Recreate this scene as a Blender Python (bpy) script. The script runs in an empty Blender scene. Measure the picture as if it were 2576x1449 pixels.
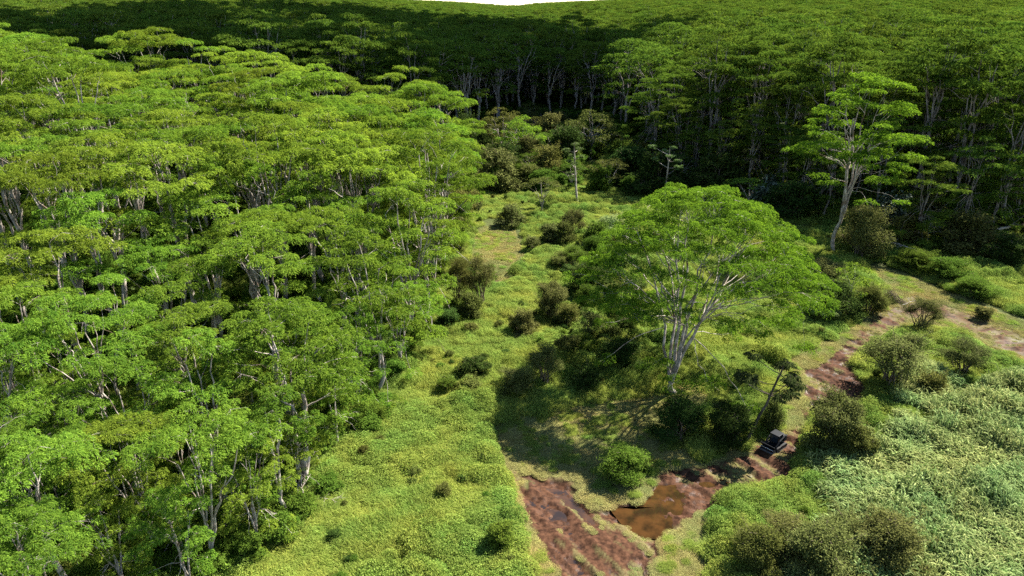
import bpy, math, random
import numpy as np
from mathutils import Vector

# ------------------------------------------------------------------ camera, world, sun, exposure
sc = bpy.context.scene
col = sc.collection
CAMZ, PITCH, FPX = 45.0, math.radians(21.8), 1789.0        # FPX: focal length in pixels of a 2576 px wide picture
cam_d = bpy.data.cameras.new('camera'); cam = bpy.data.objects.new('camera', cam_d); col.objects.link(cam)
cam.location = (0, 0, CAMZ); cam.rotation_euler = (math.radians(90) - PITCH, 0, 0)
cam_d.sensor_width = 36; cam_d.lens = 25.0; cam_d.clip_start = 0.5; cam_d.clip_end = 20000
sc.camera = cam

SUN_EL, SUN_AZ = math.radians(47), math.radians(55)          # azimuth from +Y towards +X
S = Vector((math.sin(SUN_AZ) * math.cos(SUN_EL), math.cos(SUN_AZ) * math.cos(SUN_EL), math.sin(SUN_EL)))
w = bpy.data.worlds.new('World'); sc.world = w; w.use_nodes = True
nt = w.node_tree; nt.nodes.clear()
sky = nt.nodes.new('ShaderNodeTexSky'); sky.sky_type = 'NISHITA'; sky.sun_disc = False
sky.sun_elevation = SUN_EL; sky.sun_rotation = SUN_AZ; sky.altitude = 1500
sky.air_density = 1.2; sky.dust_density = 0.0
bg = nt.nodes.new('ShaderNodeBackground'); bg.inputs[1].default_value = 0.058
wo = nt.nodes.new('ShaderNodeOutputWorld')
nt.links.new(sky.outputs[0], bg.inputs[0]); nt.links.new(bg.outputs[0], wo.inputs[0])
sun_d = bpy.data.lights.new('sun', 'SUN'); sun_d.energy = 5.0; sun_d.angle = math.radians(0.53); sun_d.color = (1, 0.955, 0.87)
sun = bpy.data.objects.new('sun', sun_d); col.objects.link(sun)
sun.rotation_euler = S.to_track_quat('Z', 'Y').to_euler(); sun.location = (60, 60, 120)
sc.view_settings.view_transform = 'Standard'; sc.view_settings.look = 'None'
sc.view_settings.exposure = 2.25; sc.view_settings.gamma = 1.0; sc.view_settings.use_curve_mapping = False
sc.render.engine = 'CYCLES'
cy = sc.cycles
cy.max_bounces = 5; cy.diffuse_bounces = 3; cy.glossy_bounces = 2; cy.transmission_bounces = 3; cy.transparent_max_bounces = 4
cy.volume_bounces = 0; cy.caustics_reflective = False; cy.caustics_refractive = False
cy.use_denoising = False

R_ = np.random.default_rng(11)

# ------------------------------------------------------------------ helpers
def sstep(t):
    t = np.clip(t, 0, 1); return t * t * (3 - 2 * t)

def _hash(ix, iy, seed):
    h = (ix.astype(np.int64) * 374761393 + iy.astype(np.int64) * 668265263 + seed * 1442695041) & 0x7fffffff
    h = ((h ^ (h >> 13)) * 1274126177) & 0x7fffffff
    return ((h ^ (h >> 16)) & 0xffff) / 65535.0

def noise(x, y, seed=0):
    x = np.asarray(x, float); y = np.asarray(y, float)
    ix = np.floor(x); iy = np.floor(y); fx = sstep(x - ix); fy = sstep(y - iy)
    a = _hash(ix, iy, seed); b = _hash(ix + 1, iy, seed); c = _hash(ix, iy + 1, seed); d = _hash(ix + 1, iy + 1, seed)
    return (a * (1 - fx) + b * fx) * (1 - fy) + (c * (1 - fx) + d * fx) * fy

def fbm(x, y, seed=0, oct=3):
    s = 0; a = .5; t = 0
    for i in range(oct):
        s = s + a * noise(x * 2 ** i, y * 2 ** i, seed + i); t += a; a *= .5
    return s / t

def base_h(x, y):
    """large-scale shape of the land"""
    x = np.asarray(x, float); y = np.asarray(y, float)
    z = 9 * sstep((-12 - x) / 95) * (1 - .6 * sstep((y - 260) / 500))
    z = z + 9 * sstep((y - 95) / 220) * sstep((x - 15) / 95)
    z = z + 5 * sstep((y - 330) / 700) + 12 * sstep((y - 330) / 500) * sstep((-30 - x) / 250) + 7 * sstep((y - 300) / 400) * sstep((x - 90) / 200)
    return z + .5 * (fbm(x / 17, y / 17, 5) - .5) * sstep((y - 20) / 30)

def ray(px, py):
    dx = (px - 1288) / FPX; dy = -(py - 724.5) / FPX
    c, s = math.cos(PITCH), math.sin(PITCH)
    return np.array([dx, c + dy * s, -s + dy * c])

def ground(px, py):
    """where the sight line through a picture point meets the land"""
    d = ray(px, py); t = CAMZ / -d[2] if d[2] < -.02 else 600
    for _ in range(30):
        p = np.array([0, 0, CAMZ]) + d * t
        h = float(base_h(p[0], p[1])); t += (h - p[2]) / min(d[2], -.05) * .7
    p = np.array([0, 0, CAMZ]) + d * t
    return p[0], p[1]

def project(x, y, z):
    c, s = math.cos(PITCH), math.sin(PITCH)
    zz = z - CAMZ; dep = y * c - zz * s; up = y * s + zz * c
    return 1288 + FPX * x / dep, 724.5 - FPX * up / dep, dep

def mesh_quads(name, V, Q, mats, tone=None, midx=None, smooth=False):
    V = np.asarray(V, np.float32); Q = np.asarray(Q, np.int32)
    me = bpy.data.meshes.new(name)
    me.vertices.add(len(V)); me.vertices.foreach_set('co', V.ravel())
    me.loops.add(Q.size); me.loops.foreach_set('vertex_index', Q.ravel())
    me.polygons.add(len(Q)); me.polygons.foreach_set('loop_start', np.arange(0, Q.size, 4, dtype=np.int32))
    if not isinstance(mats, (list, tuple)): mats = [mats]
    for m in mats: me.materials.append(m)
    if midx is not None: me.polygons.foreach_set('material_index', np.asarray(midx, np.int32))
    me.polygons.foreach_set('use_smooth', np.full(len(Q), smooth, bool))
    if tone is not None:
        a = me.attributes.new('tone', 'FLOAT', 'FACE'); a.data.foreach_set('value', np.asarray(tone, np.float32))
    me.update(calc_edges=True)
    return me

def link(name, me, parent=None):
    o = bpy.data.objects.new(name, me); col.objects.link(o)
    if parent is not None: o.parent = parent
    return o

def tag(o, label=None, cat=None, group=None, kind=None):
    if label: o['label'] = label
    if cat: o['category'] = cat
    if group: o['group'] = group
    if kind: o['kind'] = kind
    return o

class MB:
    """collects quads"""
    def __init__(s): s.V = []; s.Q = []; s.n = 0; s.T = []
    def add(s, V, Q, tone=None):
        s.V.append(np.asarray(V, np.float32)); s.Q.append(np.asarray(Q, np.int32) + s.n); s.n += len(V)
        s.T.append(np.full(len(Q), .5, np.float32) if tone is None else np.asarray(tone, np.float32))
    def tube(s, P, r, sides=6, cap=True):
        P = np.asarray(P, float); n = len(P); r = np.broadcast_to(np.asarray(r, float), (n,))
        T = np.gradient(P, axis=0); T /= np.linalg.norm(T, axis=1)[:, None] + 1e-9
        ref = np.array([1., 0, 0]) if abs(T[0][2]) > .7 else np.array([0, 0, 1.])
        A = np.cross(T, ref); A /= np.linalg.norm(A, axis=1)[:, None] + 1e-9; B = np.cross(T, A)
        th = np.arange(sides) / sides * 2 * np.pi
        ring = P[:, None] + r[:, None, None] * (A[:, None] * np.cos(th)[None, :, None] + B[:, None] * np.sin(th)[None, :, None])
        V = ring.reshape(-1, 3); i = np.arange(n - 1)[:, None] * sides; j = np.arange(sides)[None]; k = (j + 1) % sides
        Q = np.stack([i + j, i + k, i + sides + k, i + sides + j], -1).reshape(-1, 4)
        s.add(V, Q)
    def box(s, c, d, rz=0, rx=0, taper=1.0):
        x, y, z = [q / 2 for q in d]
        V = np.array([[-x, -y, -z], [x, -y, -z], [x, y, -z], [-x, y, -z], [-x * taper, -y * taper, z], [x * taper, -y * taper, z], [x * taper, y * taper, z], [-x * taper, y * taper, z]])
        if rx: cc, ss = math.cos(rx), math.sin(rx); V = V @ np.array([[cc, 0, -ss], [0, 1, 0], [ss, 0, cc]])
        if rz: cc, ss = math.cos(rz), math.sin(rz); V = V @ np.array([[cc, ss, 0], [-ss, cc, 0], [0, 0, 1]])
        s.add(V + np.array(c), [[0, 3, 2, 1], [4, 5, 6, 7], [0, 1, 5, 4], [1, 2, 6, 5], [2, 3, 7, 6], [3, 0, 4, 7]])
    def mesh(s, name, mats, smooth=False):
        if not s.V: return None
        return mesh_quads(name, np.concatenate(s.V), np.concatenate(s.Q), mats, np.concatenate(s.T), smooth=smooth)

def leaves(mb, P, az, pitch, L, W, tone, droop=.25, roll=None):
    """rhombic leaf sprays: quads base-left-tip-right, bent down towards the tip"""
    n = len(P); ca, sa = np.cos(az), np.sin(az); cp, sp = np.cos(pitch), np.sin(pitch)
    D = np.stack([ca * cp, sa * cp, sp], 1); Sd = np.stack([-sa, ca, np.zeros(n)], 1)
    if roll is not None:
        U = np.cross(D, Sd); Sd = Sd * np.cos(roll)[:, None] + U * np.sin(roll)[:, None]
    L = np.broadcast_to(L, (n,))[:, None]; W = np.broadcast_to(W, (n,))[:, None]
    mid = P + D * L * .5; tip = P + D * L; tip[:, 2] -= (droop * L[:, 0]) ; 
    V = np.stack([P, mid + Sd * W * .5, tip, mid - Sd * W * .5], 1).reshape(-1, 3)
    mb.add(V, np.arange(4 * n).reshape(n, 4), tone)

# ------------------------------------------------------------------ materials
def new_mat(name):
    m = bpy.data.materials.new(name); m.use_nodes = True; m.node_tree.nodes.clear(); return m, m.node_tree

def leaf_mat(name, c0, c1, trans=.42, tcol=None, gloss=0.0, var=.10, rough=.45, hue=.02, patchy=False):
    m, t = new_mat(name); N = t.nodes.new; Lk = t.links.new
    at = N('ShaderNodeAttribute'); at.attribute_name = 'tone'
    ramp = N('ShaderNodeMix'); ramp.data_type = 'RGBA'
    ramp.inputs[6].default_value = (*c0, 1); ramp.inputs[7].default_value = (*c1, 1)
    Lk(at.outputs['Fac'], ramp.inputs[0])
    oi = N('ShaderNodeObjectInfo')
    mr = N('ShaderNodeMapRange'); mr.inputs[3].default_value = 1 - var * 2; mr.inputs[4].default_value = 1 + var * 2
    Lk(oi.outputs['Random'], mr.inputs[0])
    mh = N('ShaderNodeMapRange'); mh.inputs[3].default_value = .5 - hue; mh.inputs[4].default_value = .5 + hue
    wn = N('ShaderNodeMath'); wn.operation = 'FRACT'; mm = N('ShaderNodeMath'); mm.operation = 'MULTIPLY'; mm.inputs[1].default_value = 7.31
    Lk(oi.outputs['Random'], mm.inputs[0]); Lk(mm.outputs[0], wn.inputs[0]); Lk(wn.outputs[0], mh.inputs[0])
    hsv = N('ShaderNodeHueSaturation'); Lk(mh.outputs[0], hsv.inputs['Hue']); Lk(mr.outputs[0], hsv.inputs['Value']); Lk(ramp.outputs[2], hsv.inputs['Color'])
    if patchy:                                                           # drifts of yellower and bluer growth
        ge = N('ShaderNodeNewGeometry'); pn = N('ShaderNodeTexNoise'); pn.inputs['Scale'].default_value = .16; pn.inputs['Detail'].default_value = 4; Lk(ge.outputs['Position'], pn.inputs[0])
        pr_ = N('ShaderNodeValToRGB'); pr_.color_ramp.elements[0].position = .36; pr_.color_ramp.elements[1].position = .64
        pr_.color_ramp.elements[0].color = (.80, .93, .86, 1); pr_.color_ramp.elements[1].color = (1.14, 1.04, .92, 1); Lk(pn.outputs[0], pr_.inputs[0])
        pm = N('ShaderNodeMix'); pm.data_type = 'RGBA'; pm.blend_type = 'MULTIPLY'; pm.inputs[0].default_value = 1; Lk(ramp.outputs[2], pm.inputs[6]); Lk(pr_.outputs[0], pm.inputs[7]); Lk(pm.outputs[2], hsv.inputs['Color'])
    d = N('ShaderNodeBsdfDiffuse'); Lk(hsv.outputs[0], d.inputs[0])
    tr = N('ShaderNodeBsdfTranslucent')
    if tcol:
        mx = N('ShaderNodeMix'); mx.data_type = 'RGBA'; mx.blend_type = 'MULTIPLY'; mx.inputs[0].default_value = 1
        Lk(hsv.outputs[0], mx.inputs[6]); mx.inputs[7].default_value = (*tcol, 1); Lk(mx.outputs[2], tr.inputs[0])
    else: Lk(hsv.outputs[0], tr.inputs[0])
    ms = N('ShaderNodeMixShader'); ms.inputs[0].default_value = trans; Lk(d.outputs[0], ms.inputs[1]); Lk(tr.outputs[0], ms.inputs[2])
    out = N('ShaderNodeOutputMaterial'); last = ms
    if gloss:
        g = N('ShaderNodeBsdfGlossy'); g.inputs['Roughness'].default_value = rough; g.inputs[0].default_value = (1, 1, 1, 1)
        m2 = N('ShaderNodeMixShader'); m2.inputs[0].default_value = gloss; Lk(ms.outputs[0], m2.inputs[1]); Lk(g.outputs[0], m2.inputs[2]); last = m2
    Lk(last.outputs[0], out.inputs[0])
    return m

def bark_mat(name, c0, c1, c2, sc1=1.3):
    m, t = new_mat(name); N = t.nodes.new; Lk = t.links.new
    tc = N('ShaderNodeTexCoord'); n1 = N('ShaderNodeTexNoise'); n1.inputs['Scale'].default_value = sc1; n1.inputs['Detail'].default_value = 5
    n2 = N('ShaderNodeTexNoise'); n2.inputs['Scale'].default_value = .35; n2.inputs['Detail'].default_value = 2
    Lk(tc.outputs['Object'], n1.inputs[0]); Lk(tc.outputs['Object'], n2.inputs[0])
    r1 = N('ShaderNodeValToRGB'); r1.color_ramp.elements[0].position = .36; r1.color_ramp.elements[1].position = .62
    r1.color_ramp.elements[0].color = (*c0, 1); r1.color_ramp.elements[1].color = (*c1, 1); Lk(n1.outputs[0], r1.inputs[0])
    mx = N('ShaderNodeMix'); mx.data_type = 'RGBA'; mx.inputs[7].default_value = (*c2, 1)
    r2 = N('ShaderNodeValToRGB'); r2.color_ramp.elements[0].position = .52; r2.color_ramp.elements[1].position = .68
    Lk(n2.outputs[0], r2.inputs[0]); Lk(r2.outputs[0], mx.inputs[0]); Lk(r1.outputs[0], mx.inputs[6])
    b = N('ShaderNodeBsdfDiffuse'); Lk(mx.outputs[2], b.inputs[0])
    o = N('ShaderNodeOutputMaterial'); Lk(b.outputs[0], o.inputs[0]); return m

def plain(name, c, rough=.5, metal=0., spec=.5, bump=0):
    m, t = new_mat(name); N = t.nodes.new
    b = N('ShaderNodeBsdfPrincipled'); b.inputs['Base Color'].default_value = (*c, 1); b.inputs['Roughness'].default_value = rough
    b.inputs['Metallic'].default_value = metal; b.inputs['Specular IOR Level'].default_value = spec
    n = N('ShaderNodeTexNoise'); n.inputs['Scale'].default_value = 6; n.inputs['Detail'].default_value = 4
    mr = N('ShaderNodeMapRange'); mr.inputs[3].default_value = max(0, rough - .12); mr.inputs[4].default_value = min(1, rough + .18)
    t.links.new(n.outputs[0], mr.inputs[0]); t.links.new(mr.outputs[0], b.inputs['Roughness'])
    o = N('ShaderNodeOutputMaterial'); t.links.new(b.outputs[0], o.inputs[0]); return m

M = {}
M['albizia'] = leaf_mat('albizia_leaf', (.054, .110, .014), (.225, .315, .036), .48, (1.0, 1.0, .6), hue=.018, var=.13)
M['albizia_shaded'] = leaf_mat('albizia_shaded_leaf', (.030, .066, .010), (.132, .190, .024), .36, (1.0, 1.0, .7), hue=.012)  # darker copy of the albizia leaf: shade of the back forest put into its colour
M['albizia_hero'] = leaf_mat('albizia_young_leaf', (.046, .105, .012), (.190, .300, .026), .46, (1.0, 1.0, .6), hue=0, var=0)
M['guava'] = leaf_mat('guava_leaf', (.044, .053, .012), (.158, .166, .050), .28)
M['olive'] = leaf_mat('olive_leaf', (.042, .054, .010), (.150, .160, .040), .32)
M['green'] = leaf_mat('shrub_leaf', (.036, .075, .009), (.125, .190, .026), .36)
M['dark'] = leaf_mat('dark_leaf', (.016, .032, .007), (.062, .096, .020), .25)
M['cecropia'] = leaf_mat('cecropia_leaf', (.045, .080, .018), (.125, .175, .055), .30)
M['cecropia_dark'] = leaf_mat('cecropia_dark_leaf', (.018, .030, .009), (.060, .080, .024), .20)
M['silver'] = leaf_mat('silver_leaf', (.018, .030, .012), (.130, .155, .110), .12, gloss=.02, rough=.4)
M['grass'] = leaf_mat('grass_blade', (.115, .170, .026), (.350, .405, .095), .50, var=.09, hue=.015, patchy=True)
M['herb'] = leaf_mat('herb_leaf', (.085, .140, .022), (.285, .350, .078), .45, var=.09, hue=.015, patchy=True)
M['cane'] = leaf_mat('cane_blade', (.060, .105, .024), (.320, .370, .150), .36, var=.08, patchy=True)
M['straw'] = leaf_mat('cut_straw', (.140, .120, .040), (.330, .315, .125), .18, var=.10, hue=.02, patchy=True)
M['bark'] = bark_mat('pale_bark', (.17, .14, .115), (.40, .35, .305), (.11, .075, .05))
M['bark_grey'] = bark_mat('grey_bark', (.10, .085, .07), (.26, .23, .20), (.06, .045, .035))
M['bark_dark'] = bark_mat('dark_bark', (.05, .042, .032), (.12, .10, .08), (.035, .028, .018))
M['deadwood'] = bark_mat('dead_wood', (.22, .18, .14), (.45, .40, .34), (.12, .09, .06), 3)
M['stem'] = bark_mat('shrub_stem', (.07, .05, .035), (.19, .15, .11), (.05, .04, .03), 3)

# ------------------------------------------------------------------ where mud, straw and water lie (points read off the picture, carried to the land)
def gpoly(pts): return np.array([ground(*p) for p in pts])
MUD = [gpoly([(1262, 1180), (1345, 1192), (1430, 1212), (1500, 1285), (1545, 1262), (1610, 1262), (1655, 1205), (1750, 1180), (1830, 1200), (1845, 1235), (1770, 1290), (1705, 1330), (1650, 1345), (1655, 1400), (1640, 1500), (1420, 1500), (1370, 1390), (1325, 1320), (1300, 1250)]),
       gpoly([(1640, 1185), (1740, 1172), (1850, 1150), (1905, 1115), (1975, 1080), (2035, 1050), (2045, 1110), (2000, 1195), (1910, 1232), (1820, 1248), (1740, 1240)]),
       gpoly([(2025, 930), (2090, 915), (2160, 930), (2190, 1000), (2180, 1035), (2100, 1020), (2020, 1060), (2000, 1050), (2035, 985)]),
       gpoly([(2015, 990), (2050, 930), (2110, 872), (2200, 802), (2275, 762), (2330, 742), (2352, 778), (2290, 803), (2210, 848), (2140, 903), (2090, 960), (2045, 1030)]),
       gpoly([(2335, 758), (2440, 788), (2640, 885), (2640, 932), (2520, 872), (2420, 822), (2345, 790)]),
       gpoly([(1228, 655), (1250, 660), (1268, 700), (1248, 705)])]
STRAW = [gpoly([(1235, 1075), (1400, 1030), (1560, 1000), (1690, 985), (1760, 960), (1790, 1010), (1740, 1080), (1760, 1190), (1640, 1260), (1500, 1300), (1420, 1220), (1260, 1190)]),
         gpoly([(1265, 1190), (1330, 1195), (1350, 1300), (1420, 1440), (1440, 1510), (1350, 1510), (1320, 1400), (1290, 1300)]),
         gpoly([(1650, 1510), (1640, 1420), (1660, 1350), (1760, 1285), (1800, 1290), (1770, 1400), (1800, 1510)]),
         gpoly([(1420, 1210), (1540, 1230), (1650, 1200), (1640, 1290), (1660, 1345), (1640, 1520), (1420, 1520), (1350, 1350)]),
         gpoly([(1720, 1170), (1860, 1130), (1960, 1090), (1940, 1010), (1965, 920), (2010, 880), (2100, 850), (2230, 780), (2280, 745), (2215, 700), (2225, 680), (2300, 712), (2390, 750), (2500, 790), (2640, 880), (2640, 945), (2500, 880), (2400, 820), (2300, 810), (2200, 870), (2130, 930), (2060, 1010), (2030, 1080), (1990, 1160), (1850, 1230), (1740, 1220)]),
         gpoly([(1185, 605), (1250, 600), (1330, 612), (1310, 640), (1290, 665), (1262, 690), (1225, 665), (1180, 640)]),
         gpoly([(1285, 830), (1330, 840), (1320, 868), (1280, 860)])]
POOL = [gpoly([(1540, 1268), (1600, 1275), (1640, 1238), (1660, 1208), (1705, 1205), (1728, 1235), (1705, 1290), (1685, 1345), (1620, 1340), (1575, 1312)]),
        gpoly([(1755, 1208), (1815, 1200), (1838, 1212), (1790, 1226)])]

def inside(poly, x, y):
    r = np.zeros(x.shape, bool); j = len(poly) - 1
    for i in range(len(poly)):
        xi, yi = poly[i]; xj, yj = poly[j]
        if abs(yj - yi) > 1e-9:
            c = ((yi > y) != (yj > y)) & (x < (xj - xi) * (y - yi) / (yj - yi) + xi); r ^= c
        j = i
    return r

def wob(x, y, a=.7):
    return x + a * 2 * (fbm(x / 1.5, y / 1.5, 31) - .5), y + a * 2 * (fbm(x / 1.5, y / 1.5, 57) - .5)

def mask(polys, x, y, a=.7):
    wx, wy = wob(x, y, a); m = np.zeros(np.shape(x), bool)
    for p in polys: m |= inside(p, wx, wy)
    return m

# ------------------------------------------------------------------ land
def axis(dense0, dense1, step, lo, hi):
    a = list(np.arange(dense0, dense1 + 1e-6, step)); s = step
    while a[-1] < hi: s *= 1.16; a.append(a[-1] + s)
    s = step; b = []; v = dense0
    while v > lo: s *= 1.16; v -= s; b.append(v)
    return np.array(b[::-1] + a)
GX = axis(-9, 62, .22, -9000, 9000); GY = axis(43, 92, .22, -150, 14000)
X, Y = np.meshgrid(GX, GY)
near = (X > -20) & (X < 110) & (Y > 38) & (Y < 170)
mud = np.zeros(X.shape, bool); straw = mud.copy(); pool = mud.copy()
mud[near] = mask(MUD, X[near], Y[near]); straw[near] = mask(STRAW, X[near], Y[near], 1.0); pool[near] = mask(POOL, X[near], Y[near], .35)
def blur(a, n):
    a = a.astype(float)
    for _ in range(n):
        p = np.pad(a, 1, mode='edge'); a = (p[1:-1, 1:-1] * 2 + p[:-2, 1:-1] + p[2:, 1:-1] + p[1:-1, :-2] + p[1:-1, 2:]) / 6
    return a
mudf, strawf, poolf = blur(mud, 3), blur(straw, 4), blur(pool, 4)
a0 = np.array(ground(1330, 1205)); a1 = np.array(ground(1600, 1430)); dr = (a1 - a0) / np.linalg.norm(a1 - a0)
u_ = X * dr[0] + Y * dr[1]; v_ = -X * dr[1] + Y * dr[0]
rut = fbm(v_ / .95 + .6 * fbm(u_ / 5, v_ / 5, 3), u_ / 6, 71, 3)            # wheel ruts run along the churned mud
churn = fbm(X / .5, Y / .5, 91, 3)
Z = base_h(X, Y)
Z += mudf * (-.16 + .95 * (rut - .5) + .34 * (churn - .5)) - poolf * np.clip(.42 - 1.1 * (fbm(X / 1.3, Y / 1.3, 17) - .45), 0, .6)
Z += (1 - np.clip(mudf + strawf, 0, 1)) * .85 * (fbm(X / 2.8, Y / 2.8, 13) - .4) * sstep((Y - 30) / 15)
wet = np.clip(mudf * 1.2 * sstep((.52 - rut) / .14), 0, 1)
strawf = np.clip(strawf, 0, 1)
# streaks of torn straw trodden into the churned part
streak = sstep((fbm(v_ / .8, u_ / 3.5, 44, 3) - .53) / .1) * (strawf > .3)
mudc = np.clip(mudf * (1.15 - .95 * streak), 0, 1)

def sample(grid, x, y):
    ix = np.clip(np.searchsorted(GX, x) - 1, 0, len(GX) - 2); iy = np.clip(np.searchsorted(GY, y) - 1, 0, len(GY) - 2)
    fx = np.clip((x - GX[ix]) / (GX[ix + 1] - GX[ix]), 0, 1); fy = np.clip((y - GY[iy]) / (GY[iy + 1] - GY[iy]), 0, 1)
    return (grid[iy, ix] * (1 - fx) + grid[iy, ix + 1] * fx) * (1 - fy) + (grid[iy + 1, ix] * (1 - fx) + grid[iy + 1, ix + 1] * fx) * fy
def hgt(x, y): return float(sample(Z, np.array([x]), np.array([y]))[0])

def ground_mat():
    m, t = new_mat('earth'); N = t.nodes.new; Lk = t.links.new
    geo = N('ShaderNodeNewGeometry')
    def nz(s, d=4):
        n = N('ShaderNodeTexNoise'); n.inputs['Scale'].default_value = s; n.inputs['Detail'].default_value = d; Lk(geo.outputs['Position'], n.inputs[0]); return n
    def ramp(src, c0, c1, p0=.35, p1=.65):
        r = N('ShaderNodeValToRGB'); r.color_ramp.elements[0].color = (*c0, 1); r.color_ramp.elements[1].color = (*c1, 1)
        r.color_ramp.elements[0].position = p0; r.color_ramp.elements[1].position = p1; Lk(src.outputs[0], r.inputs[0]); return r
    def attr(n): a = N('ShaderNodeAttribute'); a.attribute_name = n; return a
    def mix(f, a, b):
        x = N('ShaderNodeMix'); x.data_type = 'RGBA'; Lk(f, x.inputs[0]); Lk(a, x.inputs[6]); Lk(b, x.inputs[7]); return x.outputs[2]
    soil = ramp(nz(1.5), (.022, .028, .008), (.045, .068, .016))
    st = ramp(nz(5, 6), (.060, .046, .018), (.125, .108, .045))
    md = ramp(nz(2.2, 6), (.020, .009, .005), (.070, .033, .018))
    c = mix(attr('straw').outputs['Fac'], soil.outputs[0], st.outputs[0]); c = mix(attr('mud').outputs['Fac'], c, md.outputs[0])
    b = N('ShaderNodeBsdfPrincipled'); Lk(c, b.inputs['Base Color']); b.inputs['Specular IOR Level'].default_value = .06
    mr = N('ShaderNodeMapRange'); mr.inputs[3].default_value = .9; mr.inputs[4].default_value = .42; Lk(attr('wet').outputs['Fac'], mr.inputs[0]); Lk(mr.outputs[0], b.inputs['Roughness'])
    bp = N('ShaderNodeBump'); bp.inputs['Strength'].default_value = .35; bp.inputs['Distance'].default_value = .10; Lk(nz(7, 5).outputs[0], bp.inputs['Height']); Lk(bp.outputs[0], b.inputs['Normal'])
    o = N('ShaderNodeOutputMaterial'); Lk(b.outputs[0], o.inputs[0]); return m
M['earth'] = ground_mat()

ny, nx = X.shape
idx = np.arange(nx * ny).reshape(ny, nx)
Qall = np.stack([idx[:-1, :-1], idx[:-1, 1:], idx[1:, 1:], idx[1:, :-1]], -1).reshape(-1, 4)
def facev(a): return ((a[:-1, :-1] + a[1:, 1:] + a[:-1, 1:] + a[1:, :-1]) / 4).ravel()
fm = facev(mudf) > .5; fs = (facev(strawf) > .5) & ~fm
Vall = np.stack([X, Y, Z], -1).reshape(-1, 3)
def land(name, sel):
    q = Qall[sel]; used, inv = np.unique(q, return_inverse=True)
    me = mesh_quads(name, Vall[used], inv.reshape(-1, 4), M['earth'], smooth=True)
    for nm, g in (('mud', mudc), ('straw', strawf), ('wet', wet)):
        a = me.attributes.new(nm, 'FLOAT', 'POINT'); a.data.foreach_set('value', g.ravel()[used].astype(np.float32))
    return tag(link(name, me), kind='structure')
land('ground', ~(fm | fs)); land('muddy_track', fm); land('mown_path', fs)

def water(name, poly, z, grow):
    c = poly.mean(0); P = c + (poly - c) * grow; n = len(P); mb = MB()
    m, t = None, None
    V = [[c[0], c[1], z]] + [[p[0], p[1], z] for p in P]
    me = bpy.data.meshes.new(name); me.from_pydata(V, [], [(0, i + 1, (i + 1) % n + 1) for i in range(n)]); me.materials.append(M['water'])
    return tag(link(name, me), kind='structure')
def water_mat():
    m, t = new_mat('muddy_water'); N = t.nodes.new
    b = N('ShaderNodeBsdfPrincipled'); b.inputs['Base Color'].default_value = (.036, .017, .005, 1); b.inputs['Roughness'].default_value = .04
    n = N('ShaderNodeTexNoise'); n.inputs['Scale'].default_value = 1.2; g = N('ShaderNodeNewGeometry'); t.links.new(g.outputs['Position'], n.inputs[0])
    n3 = N('ShaderNodeTexNoise'); n3.inputs['Scale'].default_value = .8; n3.inputs['Detail'].default_value = 4; t.links.new(g.outputs['Position'], n3.inputs[0]); r3 = N('ShaderNodeValToRGB'); r3.color_ramp.elements[0].position = .38; r3.color_ramp.elements[1].position = .62; r3.color_ramp.elements[0].color = (.016, .009, .004, 1); r3.color_ramp.elements[1].color = (.046, .021, .007, 1); t.links.new(n3.outputs[0], r3.inputs[0]); t.links.new(r3.outputs[0], b.inputs['Base Color'])
    bp = N('ShaderNodeBump'); bp.inputs['Strength'].default_value = .06; t.links.new(n.outputs[0], bp.inputs['Height']); t.links.new(bp.outputs[0], b.inputs['Normal'])
    o = N('ShaderNodeOutputMaterial'); t.links.new(b.outputs[0], o.inputs[0]); return m
M['water'] = water_mat()
for i, p in enumerate(POOL):
    c = p.mean(0); zc = float(np.median(sample(base_h(X, Y), p[:, 0], p[:, 1])))
    water('puddle', p, zc - .30, 1.12)
zc = float(np.median(base_h(MUD[0][:, 0], MUD[0][:, 1])))
water('rut_water', gpoly([(1300, 1215), (1420, 1225), (1500, 1310), (1600, 1360), (1640, 1500), (1430, 1500), (1340, 1330)]), zc - .36, 1.0)

# ------------------------------------------------------------------ trees
def curve(a, b, bow, n=6, rng=None, wig=0.0):
    a, b = np.asarray(a, float), np.asarray(b, float); t = np.linspace(0, 1, n)[:, None]
    c = (a + b) / 2 + np.asarray(bow, float)
    P = (1 - t) ** 2 * a + 2 * t * (1 - t) * c + t * t * b
    if wig and rng is not None: P[1:-1] += rng.normal(0, wig, (n - 2, 3))
    return P

def scatter_disc(rng, n, R, k=8):
    pts = []
    for i in range(n):
        best = None; bd = -1
        for _ in range(k):
            r = R * math.sqrt(rng.random()); a = rng.random() * 2 * math.pi; c = (r * math.cos(a), r * math.sin(a))
            d = min([(c[0] - p[0]) ** 2 + (c[1] - p[1]) ** 2 for p in pts] or [1e9])
            if d > bd: bd = d; best = c
        pts.append(best)
    return pts

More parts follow.
